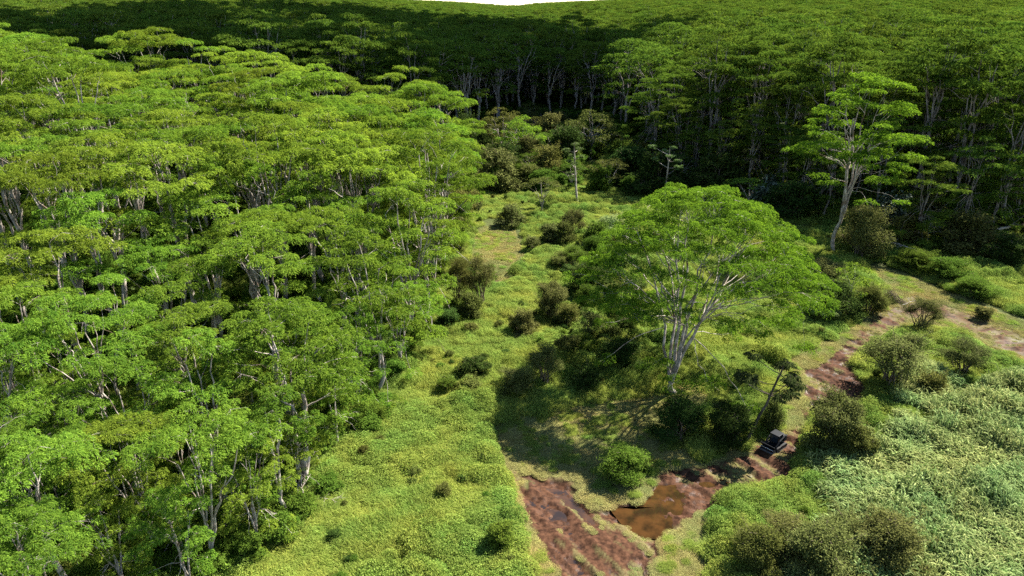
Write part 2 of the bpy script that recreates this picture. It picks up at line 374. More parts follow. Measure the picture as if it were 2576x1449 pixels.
def albizia(seed, H, R, K=4, fork=.2, npad=36, nlow=8, lowz=.5, pad_r=1.7, sag=.25, fl=.42, dens=26, off=(0, 0), r0=None, leaf='albizia', lean=.0, spread=1.0, thick=.12, twig=True, bark='bark', zj=.022, fj=.03):
    """spreading flat-topped tree: pale forked stems carrying flat pads of feathery leaf sprays.
       returns trunk mesh, list of limb meshes, crown mesh"""
    rng = np.random.default_rng(seed)
    r0 = r0 or .0125 * H + .04
    trunk = MB(); limbs = [MB() for _ in range(K)]; crown = MB()
    F = np.array([rng.normal(0, fj * H), rng.normal(0, fj * H), fork * H])
    trunk.tube(curve((0, 0, -.5), F, rng.normal(0, .02 * H, 3) * [1, 1, 0], 6, rng, .02), np.linspace(r0 * 1.25, r0 * .92, 6), 8)
    nodes = []; az0 = rng.random() * 6.28
    for k in range(K):
        az = az0 + 2 * math.pi * k / K + rng.normal(0, .25); rr = R * rng.uniform(.28, .62) * spread if k else R * .12
        E = np.array([math.cos(az) * rr + off[0] * .7, math.sin(az) * rr + off[1] * .7, H * rng.uniform(.74, .88) - sag * H * (rr / R) ** 2 * .8])
        bow = np.array([-math.cos(az), -math.sin(az), 0]) * rr * rng.uniform(.02, .22) + np.array([0, 0, .02 * H])
        P = curve(F - [0, 0, r0 * .6], E, bow, 9, rng, .012 * H * .6)
        rad = np.linspace(r0 * rng.uniform(.55, .78), r0 * .20, 9); limbs[k].tube(P, rad, 7)
        for i in range(3, 9): nodes.append((P[i], k, rad[i]))
        if K > 1 and rng.random() < .8:                                   # secondary fork
            i0 = rng.integers(3, 6); az2 = az + rng.choice([-1, 1]) * rng.uniform(.5, 1.1); r2 = min(R * .7, rr + R * rng.uniform(.1, .3))
            E2 = np.array([math.cos(az2) * r2 + off[0], math.sin(az2) * r2 + off[1], H * rng.uniform(.70, .86) - sag * H * (r2 / R) ** 2 * .8])
            P2 = curve(P[i0], E2, [0, 0, .02 * H], 7, rng, .01 * H * .5); rad2 = np.linspace(rad[i0] * .75, r0 * .16, 7); limbs[k].tube(P2, rad2, 6)
            for i in range(2, 7): nodes.append((P2[i], k, rad2[i]))
    NP = np.array([n[0] for n in nodes])
    pads = []
    for (x, y) in scatter_disc(rng, npad, R):
        r = math.hypot(x, y); z = H * (1 - .02) - sag * H * (r / R) ** 2 + rng.normal(0, zj * H)
        pads.append((x + off[0], y + off[1], z, pad_r * rng.uniform(.7, 1.25), 3.0))
    for i in range(nlow):
        a = rng.random() * 6.28; r = R * rng.uniform(.35, 1.0); z = H * rng.uniform(lowz, .80) - sag * H * (r / R) ** 2 * .4
        pads.append((math.cos(a) * r + off[0], math.sin(a) * r + off[1], z, pad_r * rng.uniform(.6, 1.1), .5))
    for (x, y, z, pr, rise) in pads:
        c = np.array([x, y, z]); dv = c - NP; hd = np.hypot(dv[:, 0], dv[:, 1])
        cost = np.linalg.norm(dv, axis=1) + rise * np.maximum(0, .35 * hd - dv[:, 2])
        j = int(np.argmin(cost)); A, k, ra = nodes[j]; dist = np.linalg.norm(c - A)
        br = min(ra * .55, .020 + .007 * dist) * (1 if rise > 1 else .7)
        limbs[k].tube(curve(A, c - [0, 0, .3], [rng.normal(0, .05 * dist), rng.normal(0, .05 * dist), .10 * dist + rng.normal(0, .05 * dist)], 7, rng, .02 * dist), np.linspace(br, br * .4, 7), 5)
        if twig:
            for q in range(4):
                a = rng.random() * 6.28; e = c + np.array([math.cos(a) * pr * .75, math.sin(a) * pr * .75, -.3 - .16 * pr])
                limbs[k].tube(curve(c - [0, 0, .3], e, [0, 0, .04 * pr], 3), [br * .4, br * .3, br * .15], 3)
        # the pad is made of several small domes of sprays
        nsub = max(3, int(4.5 * pr)); n = int(dens * math.pi * pr * pr); ell = rng.uniform(.75, 1.3)
        sub = np.array(scatter_disc(rng, nsub, pr * .85, 4)); ids = rng.integers(0, nsub, n)
        sr = rng.uniform(.32, .62, nsub) * (.6 + .25 * pr); q = np.sqrt(rng.random(n)); a = rng.random(n) * 2 * np.pi
        sx, sy = sub[ids, 0] * ell, sub[ids, 1] / ell; szz = rng.normal(0, thick * .75 * pr, nsub)[ids]
        px = sx + np.cos(a) * q * sr[ids]; py = sy + np.sin(a) * q * sr[ids]
        rr = np.hypot(px, py) / pr
        pz = szz - .30 * sr[ids] * q ** 2 - .16 * pr * rr ** 2 + rng.normal(0, .05, n) - rng.random(n) ** 3 * thick * 2.2 * pr
        az = a + rng.normal(0, .55, n); pit = .28 - .75 * q + rng.normal(0, .22, n)
        L = fl * rng.uniform(.65, 1.25, n)
        tone = np.clip(rng.normal(.40, .2, n) + .22 * (q - .4) + rng.normal(0, .10, nsub)[ids], 0, 1)
        leaves(crown, c + np.stack([px, py, pz], 1), az, pit, L, L * rng.uniform(.26, .40, n), tone, .22, rng.normal(0, .25, n))
    nm = 'albizia'
    return (trunk.mesh(nm + '_trunk', M[bark], True), [l.mesh(nm + '_limb', M[bark], True) for l in limbs], crown.mesh(nm + '_crown', M[leaf]))

def join_limbs(limbs):
    mb = MB()
    for me in limbs:
        V = np.empty(len(me.vertices) * 3, np.float32); me.vertices.foreach_get('co', V); Q = np.empty(len(me.loops), np.int32); me.loops.foreach_get('vertex_index', Q)
        mb.add(V.reshape(-1, 3), Q.reshape(-1, 4))
    return mb

def place_tree(name, parts, loc, rz, s, label, cat, group=None, sz=None, leaf=None):
    """parts: (trunk, limbs, crown) meshes shared by all copies"""
    e = link(name, None); e.location = loc; e.rotation_euler = (0, 0, rz); e.scale = (s, s, sz or s); e.empty_display_size = .5
    tag(e, label, cat, group)
    if parts[0]: link('trunk', parts[0], e)
    for l in parts[1]:
        if l: link('limb', l, e)
    c = link('crown', parts[2], e)
    if leaf: c.material_slots[0].link = 'OBJECT'; c.material_slots[0].material = M[leaf]
    return e

rnd = random.Random(5)
G_ = [albizia(100 + i, 20, R, K=k, fork=f, npad=n, nlow=nl, lowz=.50, pad_r=2.45, sag=sg, fl=.27, dens=80, thick=.06, spread=.9, r0=.25)
      for i, (R, k, f, n, nl, sg) in enumerate([(5.2, 4, .16, 9, 1, .13), (4.4, 3, .30, 7, 2, .16), (6.0, 5, .12, 12, 2, .20), (5.2, 4, .36, 9, 1, .14), (4.2, 3, .1, 7, 3, .2), (5.8, 4, .24, 11, 1, .12), (6.4, 5, .15, 13, 2, .22), (4.6, 2, .34, 7, 2, .15), (6.0, 4, .2, 11, 4, .3), (4.0, 3, .2, 6, 3, .3)])]
E_ = [albizia(150 + i, 20, R, K=k, fork=.1, npad=17, nlow=18, lowz=.14, pad_r=1.95, sag=.32, fl=.28, dens=78, thick=.085, r0=.25) for i, (R, k) in enumerate([(6.0, 4), (5.4, 3), (6.6, 5)])]   # edge trees, leafy to the ground
B_ = []; BE_ = []
for i, (R, k, f, n, nl) in enumerate([(7.5, 4, .30, 18, 12), (8.5, 5, .24, 22, 14), (6.5, 3, .36, 15, 12), (7.8, 4, .2, 20, 14), (9.0, 5, .28, 24, 12)]):
    t, l, c = albizia(200 + i, 32, R, K=k, fork=f, npad=n, nlow=nl, lowz=.34, pad_r=2.7, sag=.22, fl=.58, dens=19, leaf='albizia_shaded', twig=False, r0=.30, bark='bark_grey', thick=.08, spread=.75)
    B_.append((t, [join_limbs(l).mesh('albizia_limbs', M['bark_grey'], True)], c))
for i, (R, k, f, n, nl) in enumerate([(7.5, 4, .2, 18, 26), (8.5, 5, .16, 20, 30), (6.8, 3, .25, 15, 24)]):
    t, l, c = albizia(230 + i, 30, R, K=k, fork=f, npad=n, nlow=nl, lowz=.14, pad_r=2.5, sag=.26, fl=.58, dens=20, leaf='albizia_shaded', twig=False, r0=.30, bark='bark_grey', thick=.08, spread=.75)
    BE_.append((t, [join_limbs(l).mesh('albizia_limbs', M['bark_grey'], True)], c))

placed = []     # x, y, radius of every trunk, to keep copies apart
def free(x, y, d): return all((x - a) ** 2 + (y - b) ** 2 > (max(d, r)) ** 2 for a, b, r in placed)
n_alb = 0

# the big spreading tree in the clearing
hx, hy = ground(1706, 985)
hero = albizia(8, 25.5, 14.2, K=7, fork=.06, npad=125, nlow=46, lowz=.22, pad_r=2.2, sag=.45, fl=.28, dens=74, zj=.010, off=(2.3, 4.5), r0=.32, thick=.09, spread=.95, leaf='albizia_hero')
place_tree('albizia_tree', hero, (hx, hy, hgt(hx, hy)), 0, 1, 'big spreading umbrella tree with several pale stems standing alone in the clearing', 'tree'); placed.append((hx, hy, 10)); n_alb += 1
# the tall tree with bare pale stems right of it
tx, ty = ground(2100, 640)
tall = albizia(21, 33.5, 10, K=6, fork=.18, npad=36, nlow=24, lowz=.50, pad_r=2.5, sag=.42, fl=.50, dens=26, off=(.8, 0), r0=.32, fj=.006, spread=.5, thick=.08, leaf='albizia_hero')
place_tree('albizia_tree', tall, (tx, ty, hgt(tx, ty)), 0, 1, 'tall tree with bare pale grey stems above the brown vine-covered bush', 'tree'); placed.append((tx, ty, 9)); n_alb += 1
# sapling beside the mown path
sx, sy = ground(2128, 790)
sap = albizia(33, 8.5, 2.6, K=3, fork=.45, npad=9, nlow=6, lowz=.4, pad_r=1.0, sag=.3, fl=.42, dens=30, r0=.09)
place_tree('albizia_tree', sap, (sx, sy, hgt(sx, sy)), 0, 1, 'slender young umbrella tree among shrubs at the bend of the mown path', 'tree'); placed.append((sx, sy, 2)); n_alb += 1
# corner tree of the grove with a thick split trunk and bare roots
cx_, cy_ = ground(748, 1215)
corner = albizia(55, 19, 6.6, K=4, fork=.10, npad=24, nlow=16, lowz=.35, pad_r=2.0, sag=.3, fl=.28, dens=80, off=(1.0, 2), r0=.36, thick=.085)
place_tree('albizia_tree', corner, (cx_, cy_, hgt(cx_, cy_)), .6, 1, 'grove edge tree with thick dark split trunk and broken branches at its foot', 'tree'); placed.append((cx_, cy_, 5)); n_alb += 1

# the sunlit grove: every tree its own object
GROVE = np.array([ground(*p) for p in [(760, 1330), (960, 1060), (1060, 880), (1105, 720), (1125, 600), (1130, 500)]] + [(-22, 172), (-60, 190), (-150, 200), (-150, 120), (-60, 36), (-30, 36)])
def grove_h(x, y): return 15.5 + 12.5 * float(sstep((y - 44) / 80))
cand = []
while len(cand) < 9000: cand.append((rnd.uniform(-150, 5), rnd.uniform(36, 200)))
cand = np.array(cand); ins = inside(GROVE, cand[:, 0], cand[:, 1]); gi = 0
edge = [ground(*p) for p in [(905, 1045), (940, 985), (1000, 930), (1035, 860), (1060, 800), (1085, 745), (1100, 690), (1108, 640), (1115, 590), (1120, 540), (1125, 500)]]
def gz(gk, x, y):
    if gk < len(edge): return 'leafy umbrella tree at the edge of the sunlit grove facing the clearing', 'tree', 'umbrella trees along the grove edge'
    if y < 64: return 'short umbrella tree in the front rows of the sunlit grove above the herb slope', 'tree', 'umbrella trees in the front rows of the grove'
    if y > 138: return 'tall umbrella tree in the last rows of the sunlit grove against the dark forest', 'tree', 'umbrella trees in the last rows of the grove'
    return 'pale-stemmed umbrella tree packed into the heart of the bright sunlit grove', 'tree', 'umbrella trees in the heart of the grove'
for gk, (x, y) in enumerate(edge + [tuple(c) for c in cand[ins]]):
    h = grove_h(x, y); px, py, dep = project(x, y, hgt(x, y) + h * .8)
    if px < -170 or px > 1500 or py > 1660 or py < -60: continue
    if not free(x, y, 4.0 if gk < len(edge) else 5.2 + 1.6 * rnd.random() + (h - 15) * .15): continue
    placed.append((x, y, 4.4)); s = h / 20 * rnd.uniform(.80, 1.14)
    if gk < len(edge): s *= .92
    place_tree('albizia_tree', E_[gk % 3] if gk < len(edge) else rnd.choice(G_), (x, y, hgt(x, y)), rnd.uniform(0, 6.28), s, *gz(gk, x, y), sz=s * rnd.uniform(.94, 1.06))
    gi += 1; n_alb += 1
yg = 0
for c in cand[ins][::-1]:
    x, y = c; px, py, dep = project(x, y, hgt(x, y) + 6)
    if yg >= 26: break
    if y > 66 or px < -60 or py > 1560 or not all((x - a) ** 2 + (y - b) ** 2 > 7 for a, b, r in placed): continue
    placed.append((x, y, 2.5)); s = rnd.uniform(.42, .62); yg += 1; n_alb += 1
    place_tree('albizia_tree', rnd.choice(E_), (x, y, hgt(x, y)), rnd.uniform(0, 6.28), s, 'young low umbrella tree filling a gap at the front of the sunlit grove', 'tree', 'young trees at the front of the grove', sz=s * 1.05)
print('grove trees', gi)

# the tall forest behind the clearing
BACK = []
for p in [(2342, 588), (2512, 570), (1890, 455), (1960, 470), (1780, 440), (2440, 500), (2250, 560), (2570, 600), (2200, 540), (2390, 545), (1840, 450), (1640, 420), (1560, 330), (1470, 262), (1440, 255), (1380, 262), (1330, 268), (1240, 262), (1180, 268), (1120, 262)]:
    BACK.append(ground(*p))
bc = []
for _ in range(26000):
    y = 130 + 420 * rnd.random() ** 1.3; x = rnd.uniform(-.95, .95) * (y + 20); bc.append((x, y))
def in_back(x, y):
    edge_y = np.interp(x, [-400, -30, 0, 25, 55, 80, 120, 200], [215, 215, 300, 300, 190, 160, 140, 135])
    return y > edge_y
bi = 0; far_pts = []
for p in [(1800, 470), (1880, 482), (1740, 452), (1950, 500), (2010, 525), (2060, 545), (2290, 610), (2400, 595), (2480, 585), (2560, 615), (1620, 405), (1690, 440)]:
    x, y = ground(*p); y -= 2; s = rnd.uniform(.5, .72); place_tree('albizia_tree', rnd.choice(BE_), (x, y, hgt(x, y)), rnd.uniform(0, 6.28), s * 1.15, 'mid-height tiered tree at the foot of the tall right-hand forest', 'tree', 'mid-height trees before the tall forest', sz=s); placed.append((x, y, 4)); n_alb += 1
NB = 310 - n_alb
def bz(x, y):
    if x > 62: return 'tall layered umbrella tree in the forest behind the mown path fork', 'tree', 'forest trees behind the path fork'
    if x > -28: return 'tall layered umbrella tree in the dark forest beyond the thicket', 'tree', 'forest trees beyond the thicket'
    return 'tall umbrella tree in the shaded forest behind the sunlit grove', 'tree', 'forest trees behind the grove'
for k, (x, y) in enumerate(BACK + sorted(bc, key=lambda q: q[1])):
    if k >= len(BACK) and not in_back(x, y): continue
    sp = 5.5 if k < len(BACK) else 7.4 + rnd.random() * 3.4
    if not free(x, y, sp): continue
    ax, ay = x - tx, y - ty; al = ax * .82 + ay * .57; ac = abs(-ax * .57 + ay * .82)
    if 0 < al < 32 and ac < 8: continue                                  # the tall bare-stemmed tree stands in the sun
    z = hgt(x, y); H = (rnd.uniform(33, 44.5) - z) if (bi < 110 and rnd.random() < .6) else rnd.uniform(23, 32); px, py, dep = project(x, y, z + H)
    if px < -150 or px > 2730: continue
    placed.append((x, y, sp))
    if bi < NB:
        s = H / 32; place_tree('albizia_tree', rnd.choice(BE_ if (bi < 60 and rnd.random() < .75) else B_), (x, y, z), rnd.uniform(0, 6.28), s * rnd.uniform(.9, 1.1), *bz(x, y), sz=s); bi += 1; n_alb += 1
    else: far_pts.append((x, y, z, H))
print('back trees', bi, 'far', len(far_pts), 'all', n_alb)

# ------------------------------------------------------------------ shrubs
def shrub(seed, kind, fine=1.0):
    """multi-stemmed shrub about 4 m wide and 4 m tall: stems mesh, foliage mesh"""
    rng = np.random.default_rng(seed); st = MB(); fo = MB()
    nb = {'open': 15, 'dense': 18, 'mound': 20}[kind]
    ls = {'open': .17, 'dense': .20, 'mound': .19}[kind] * fine
    for i in range(nb):
        a = rng.random() * 6.28; q = rng.random() ** .6
        if kind == 'open': c = np.array([math.cos(a) * 1.55 * q, math.sin(a) * 1.55 * q, 3.35 - 1.5 * q ** 2 + rng.normal(0, .3)]); br = rng.uniform(.45, .8)
        elif kind == 'dense': zz = rng.uniform(.15, 1); c = np.array([math.cos(a) * 1.4 * q * (1.15 - .5 * zz), math.sin(a) * 1.4 * q * (1.15 - .5 * zz), 3.4 * zz]); br = rng.uniform(.5, .85)
        else: zz = rng.random(); c = np.array([math.cos(a) * 1.75 * math.sqrt(1 - zz * zz) * q, math.sin(a) * 1.75 * math.sqrt(1 - zz * zz) * q, .4 + 2.9 * zz]); br = rng.uniform(.55, .95)
        b0 = np.array([rng.normal(0, .25), rng.normal(0, .25), -.2])
        st.tube(curve(b0, c, [0, 0, .35], 6, rng, .06), np.linspace(.055, .014, 6), 5)
        for _ in range(5):
            d = rng.normal(0, 1, 3); d[2] = abs(d[2]) * .8; d /= np.linalg.norm(d); st.tube([c * .85 + b0 * .15, c + d * br * .5, c + d * br * .95], [.018, .012, .006], 3)
        n = int((520 if kind == 'open' else 640) * br / fine ** 1.6)
        d = rng.normal(0, 1, (n, 3)); d /= np.linalg.norm(d, axis=1)[:, None]; rr = br * (rng.random(n) ** .45)
        lob = 1 + .35 * np.sin(3.1 * d[:, 0] + i) * np.cos(2.7 * d[:, 1] + 2 * i)
        P = c + d * (rr * lob)[:, None] * [1, 1, .72]; P[:, 2] = np.maximum(P[:, 2], .02)
        az = np.arctan2(d[:, 1], d[:, 0]) + rng.normal(0, .8, n); pit = rng.normal(-.1, .5, n)
        L = ls * rng.uniform(.6, 1.4, n); tone = np.clip(rng.normal(.45, .24, n) + rng.normal(0, .08), 0, 1)
        leaves(fo, P, az, pit, L, L * .5, tone, .12, rng.normal(0, .6, n))
    for i in range(26):                                                  # loose shoots break the outline
        a = rng.random() * 6.28; zz = rng.uniform(.25, 1); r = 1.35 * (1.1 - .5 * zz); b = np.array([math.cos(a) * r * .6, math.sin(a) * r * .6, 3.0 * zz]); d = np.array([math.cos(a) * .7, math.sin(a) * .7, rng.uniform(.2, 1.0)]); d /= np.linalg.norm(d); l = rng.uniform(.7, 1.5)
        st.tube([b, b + d * l * .5, b + d * l - [0, 0, .1]], [.02, .014, .006], 3); n = int(55 / fine ** 1.6); t = rng.random(n) ** .7; P = b + d * l * t[:, None] + rng.normal(0, .11, (n, 3)); L = ls * rng.uniform(.6, 1.3, n)
        leaves(fo, P, rng.random(n) * 6.28, rng.normal(-.1, .4, n), L, L * .45, np.clip(rng.normal(.55, .22, n), 0, 1), .12, rng.normal(0, .5, n))
    return st.mesh('shrub_stems', M['stem'], True), fo.mesh('shrub_foliage', M['guava'])
SH = {k: [shrub(300 + 10 * j + i, k) for i in range(3)] for j, k in enumerate(('open', 'dense', 'mound'))}

SHL = {k: [shrub(340 + 10 * j + i, k, .55) for i in range(2)] for j, k in enumerate(('open', 'dense', 'mound'))}
def big_leaf_shrub(seed, leafm):
    rng = np.random.default_rng(seed); st = MB(); fo = MB()
    for i in range(14):
        a = rng.random() * 6.28; q = rng.random() ** .6; zz = rng.uniform(.2, 1)
        c = np.array([math.cos(a) * 1.6 * q, math.sin(a) * 1.6 * q, 3.5 * zz]); st.tube(curve((0, 0, -.2), c, [0, 0, .3], 6, rng, .06), np.linspace(.06, .02, 6), 5)
        n = 60; d = rng.normal(0, 1, (n, 3)); d /= np.linalg.norm(d, axis=1)[:, None]
        P = c + d * .65 * (rng.random(n) ** .4)[:, None]; L = rng.uniform(.35, .6, n)
        leaves(fo, P, np.arctan2(d[:, 1], d[:, 0]) + rng.normal(0, .5, n), rng.normal(-.25, .45, n), L, L * .6, np.clip(rng.random(n) ** 3, 0, 1), .15, rng.normal(0, .5, n))
    return st.mesh('shrub_stems', M['stem'], True), fo.mesh('shrub_foliage', M[leafm])
SH['broad'] = [big_leaf_shrub(400 + i, 'silver') for i in range(2)]

FL = {}
for i, (nm, kw) in enumerate({'flat': dict(H=8, R=3.6, K=4, fork=.18, npad=16, nlow=5, lowz=.5, pad_r=1.1, sag=.22, fl=.34, dens=34, r0=.16),
                              'flat_round': dict(H=8, R=3.4, K=4, fork=.2, npad=18, nlow=14, lowz=.3, pad_r=1.15, sag=.42, fl=.36, dens=34, r0=.16)}.items()):
    FL[nm] = [albizia(500 + 10 * i + j, leaf='olive', **kw) for j in range(2)]

def cecropia(seed, H=8, sp=2.4, nb=7, leafm='cecropia', lean=(0, 0), bark='bark', ls=.62):
    rng = np.random.default_rng(seed); tr = MB(); lim = []; cr = MB()
    T = np.array([lean[0], lean[1], H * .95]); P = curve((0, 0, -.4), T, [lean[0] * .12, lean[1] * .12, 0], 9, rng, .03); tr.tube(P, np.linspace(.02 * H, .008 * H, 9), 8)
    for i in range(nb):
        k = rng.integers(4, 8) if i else 8; a = i * 2.4 + rng.normal(0, .3); r = sp * rng.uniform(.55, 1) * (1 if i else .15); b = P[k]
        e = b + np.array([math.cos(a) * r, math.sin(a) * r, r * rng.uniform(.25, .7)]); m = MB(); m.tube(curve(b, e, [0, 0, -.15 * r], 6), np.linspace(.006 * H, .003 * H, 6), 5); lim.append(m)
        for j in range(16):                                             # a palmate leaf: lobes round a petiole end
            aa = rng.random() * 6.28; rr = rng.uniform(.1, .85); h = e + np.array([math.cos(aa) * rr, math.sin(aa) * rr, rng.uniform(-.3, .3)]); m.tube([e, h], [.012, .008], 3)
            n = 9; az = aa + np.linspace(-2.6, 2.6, n); s = ls * rng.uniform(.7, 1.15)
            leaves(cr, np.repeat(h[None], n, 0), az, rng.normal(-.35, .15, n), s * (1 - .25 * np.abs(np.linspace(-1, 1, n))), .17, np.clip(rng.normal(.5, .2) + rng.normal(0, .1, n), 0, 1), .22)
    return tr.mesh('cecropia_trunk', M[bark], True), [l.mesh('cecropia_branch', M[bark], True) for l in lim], cr.mesh('cecropia_crown', M[leafm])

def size_at(px, py, wpx, hpx):
    x, y = ground(px, py); z = hgt(x, y); _, _, dep = project(x, y, z); wd = wpx / FPX * dep
    y2 = y + wd * .32; x2 = x * y2 / y                                     # the foot seen is the near side of the plant
    z2 = hgt(x2, y2); lo, hi = .3, 40
    for _ in range(30):
        m = (lo + hi) / 2
        if project(x2, y2, z2 + m)[1] > py - hpx: lo = m
        else: hi = m
    return x2, y2, z2, wd, lo

def place_shrub(kind, leafm, px, py, wpx, hpx, name, label, cat, group=None, v=None):
    x, y, z, wd, ht = size_at(px, py, wpx, hpx)
    ht = max(ht, wd * .45)
    if kind in FL:
        p = FL[kind][rnd.randrange(2)]; e = place_tree(name, p, (x, y, z), rnd.uniform(0, 6.28), wd / 8.2, label, cat, group, sz=ht / 8.2, leaf=leafm)
    else:
        SS = SHL if (wd > 5.0 and kind in SHL and y < 130) else SH
        p = rnd.choice(SS[kind])
        e = link(name, None); e.location = (x, y, z); e.rotation_euler = (0, 0, rnd.uniform(0, 6.28)); e.scale = (wd / 4.1, wd / 4.1, ht / 4.0); tag(e, label, cat, group)
        link('stems', p[0], e); c = link('foliage', p[1], e); c.material_slots[0].link = 'OBJECT'; c.material_slots[0].material = M[leafm]
    placed.append((x, y, wd * .4)); return e

gb = 'brown-green shrubs dotted over the clearing'
for (k, m, px, py, wq, hq, lab, grp) in [
    ('open', 'guava', 1210, 785, 100, 140, 'vase-shaped pale brown shrub on bare stems beside the green strip', None),
    ('open', 'olive', 1155, 772, 80, 125, 'olive vase-shaped shrub tight against the sunlit grove', None),
    ('mound', 'guava', 1288, 575, 80, 68, 'rounded brown shrub with deep shade at its foot above the mown patch', None),
    ('open', 'guava', 1440, 610, 66, 92, 'upright brown shrub taller than the dark bush beside it', None),
    ('dense', 'guava', 1386, 622, 70, 62, 'low dark brown bush beside the upright brown shrub', None),
    ('open', 'guava', 1340, 634, 44, 44, 'small pale brown shrub at the right end of the mown patch', None),
    ('open', 'guava', 1205, 542, 30, 38, 'tiny brown shrub standing alone in bright grass', None),
    ('open', 'guava', 1160, 600, 56, 62, 'brown shrub leaning out from the grove edge', None),
    ('dense', 'olive', 1155, 645, 56, 46, 'low dark shrub under the grove edge by the mown patch', None),
    ('mound', 'guava', 1316, 848, 78, 78, 'rounded pale brown shrub casting shade on a straw patch', None),
    ('dense', 'guava', 1385, 815, 105, 115, 'broad brown and green shrub in the middle of the strip', None),
    ('dense', 'olive', 1428, 830, 70, 70, 'small green shrub tucked against the broad brown shrub', None),
    ('open', 'guava', 1482, 865, 76, 92, 'upright brown shrub at the foot of the big tree', None),
    ('open', 'guava', 1368, 985, 105, 115, 'shaded upright shrub above the dappled ground', None),
    ('dense', 'guava', 1300, 1010, 105, 92, 'shaded dark bush beside the upright shrub above the dappled ground', None),
    ('open', 'guava', 2238, 1010, 215, 178, 'large open twiggy shrub right of the muddy bend', None),
    ('open', 'guava', 2312, 845, 110, 95, 'twiggy brown shrub in the fork of the mown paths', None),
    ('open', 'guava', 2412, 970, 135, 115, 'thin pale brown shrub between the fork and the cane grass', None),
    ('dense', 'guava', 2082, 1165, 175, 185, 'tall brown-topped bush across the track from the black loader', None),
    ('mound', 'olive', 2140, 1185, 110, 120, 'green bush leaning on the brown-topped bush by the track', None),
    ('mound', 'guava', 2040, 1530, 250, 220, 'wide brown thicket bush in front of the cane grass', None),
    ('dense', 'guava', 2110, 1440, 200, 150, 'brown bush behind the wide thicket bush and beside the cane grass', None),
    ('open', 'guava', 1960, 1440, 170, 140, 'open twiggy bush beside the wide thicket bush', None),
    ('mound', 'guava', 2210, 1500, 220, 210, 'rusty brown bush at the edge of the cane grass', None),
    ('mound', 'olive', 1890, 1470, 160, 150, 'green and brown bush beside the pale straw strip', None),
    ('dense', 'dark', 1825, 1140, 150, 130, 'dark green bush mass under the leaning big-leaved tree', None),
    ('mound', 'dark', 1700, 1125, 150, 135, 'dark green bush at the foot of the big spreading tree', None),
    ('mound', 'olive', 1935, 1095, 70, 90, 'leafy bush just behind the black loader', None),
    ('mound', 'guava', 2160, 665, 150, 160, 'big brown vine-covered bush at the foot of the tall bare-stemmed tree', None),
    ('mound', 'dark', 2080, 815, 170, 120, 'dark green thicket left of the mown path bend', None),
    ('dense', 'guava', 2060, 745, 140, 100, 'brown-green thicket above the dark thicket by the path bend', None),
    ('mound', 'olive', 2180, 800, 100, 90, 'green bush at the corner where the mown paths meet', None),
    ('mound', 'green', 2300, 690, 120, 60, 'bright green shrub along the upper side of the mown path', None),
    ('mound', 'green', 2380, 715, 130, 70, 'bright green shrub next along the upper side of the path', None),
    ('mound', 'green', 2440, 760, 120, 62, 'rounded bright green shrub at the end of the row above the path', None),
    ('mound', 'guava', 2430, 650, 170, 130, 'brown bush in front of the fallen branches', None),
    ('dense', 'dark', 2530, 690, 150, 100, 'dark shaded bush below the fallen log', None),
    ('dense', 'guava', 2470, 810, 60, 40, 'small brown bush on the bank above the right-hand path', None),
    ('dense', 'olive', 1115, 1268, 50, 55, 'small dark bush alone in the green herb slope', None),
    ('dense', 'green', 1262, 1405, 90, 95, 'dark grassy bush at the edge of the churned mud', None),
    ('mound', 'green', 1570, 1228, 150, 108, 'rounded green grass mound between dappled ground and puddle', None),
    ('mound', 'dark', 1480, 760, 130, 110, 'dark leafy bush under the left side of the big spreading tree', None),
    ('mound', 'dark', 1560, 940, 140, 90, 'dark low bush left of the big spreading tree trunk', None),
    ('mound', 'olive', 2330, 1015, 100, 88, 'rounded pale bush beside the large twiggy shrub', None),
]: place_shrub(k, m, px, py, wq, hq, 'shrub', lab, 'shrub', grp)

cr = 0
for _ in range(700):
    side = rnd.random() < .4
    px, py = (rnd.uniform(1120, 1200), rnd.uniform(520, 1010)) if side else (rnd.uniform(1390, 1680), rnd.uniform(600, 1000))
    if cr >= 40: break
    x, y = ground(px, py)
    if not free(x, y, 3.0) or sample(strawf, np.array([x]), np.array([y]))[0] > .1: continue
    lm = rnd.choice(['olive', 'green', 'dark', 'olive', 'green']); wq = rnd.uniform(45, 95)
    place_shrub(rnd.choice(['mound', 'dense', 'open', 'mound']), lm, px, py, wq, wq * rnd.uniform(.6, 1.1), 'shrub', {'olive': 'olive', 'green': 'fresh green', 'dark': 'dark green', 'guava': 'brownish'}[lm] + (' shrub along the foot of the sunlit grove' if side else ' shrub crowding round the big spreading tree'), 'shrub', lm + (' shrubs along the grove foot' if side else ' shrubs round the big tree')); cr += 1

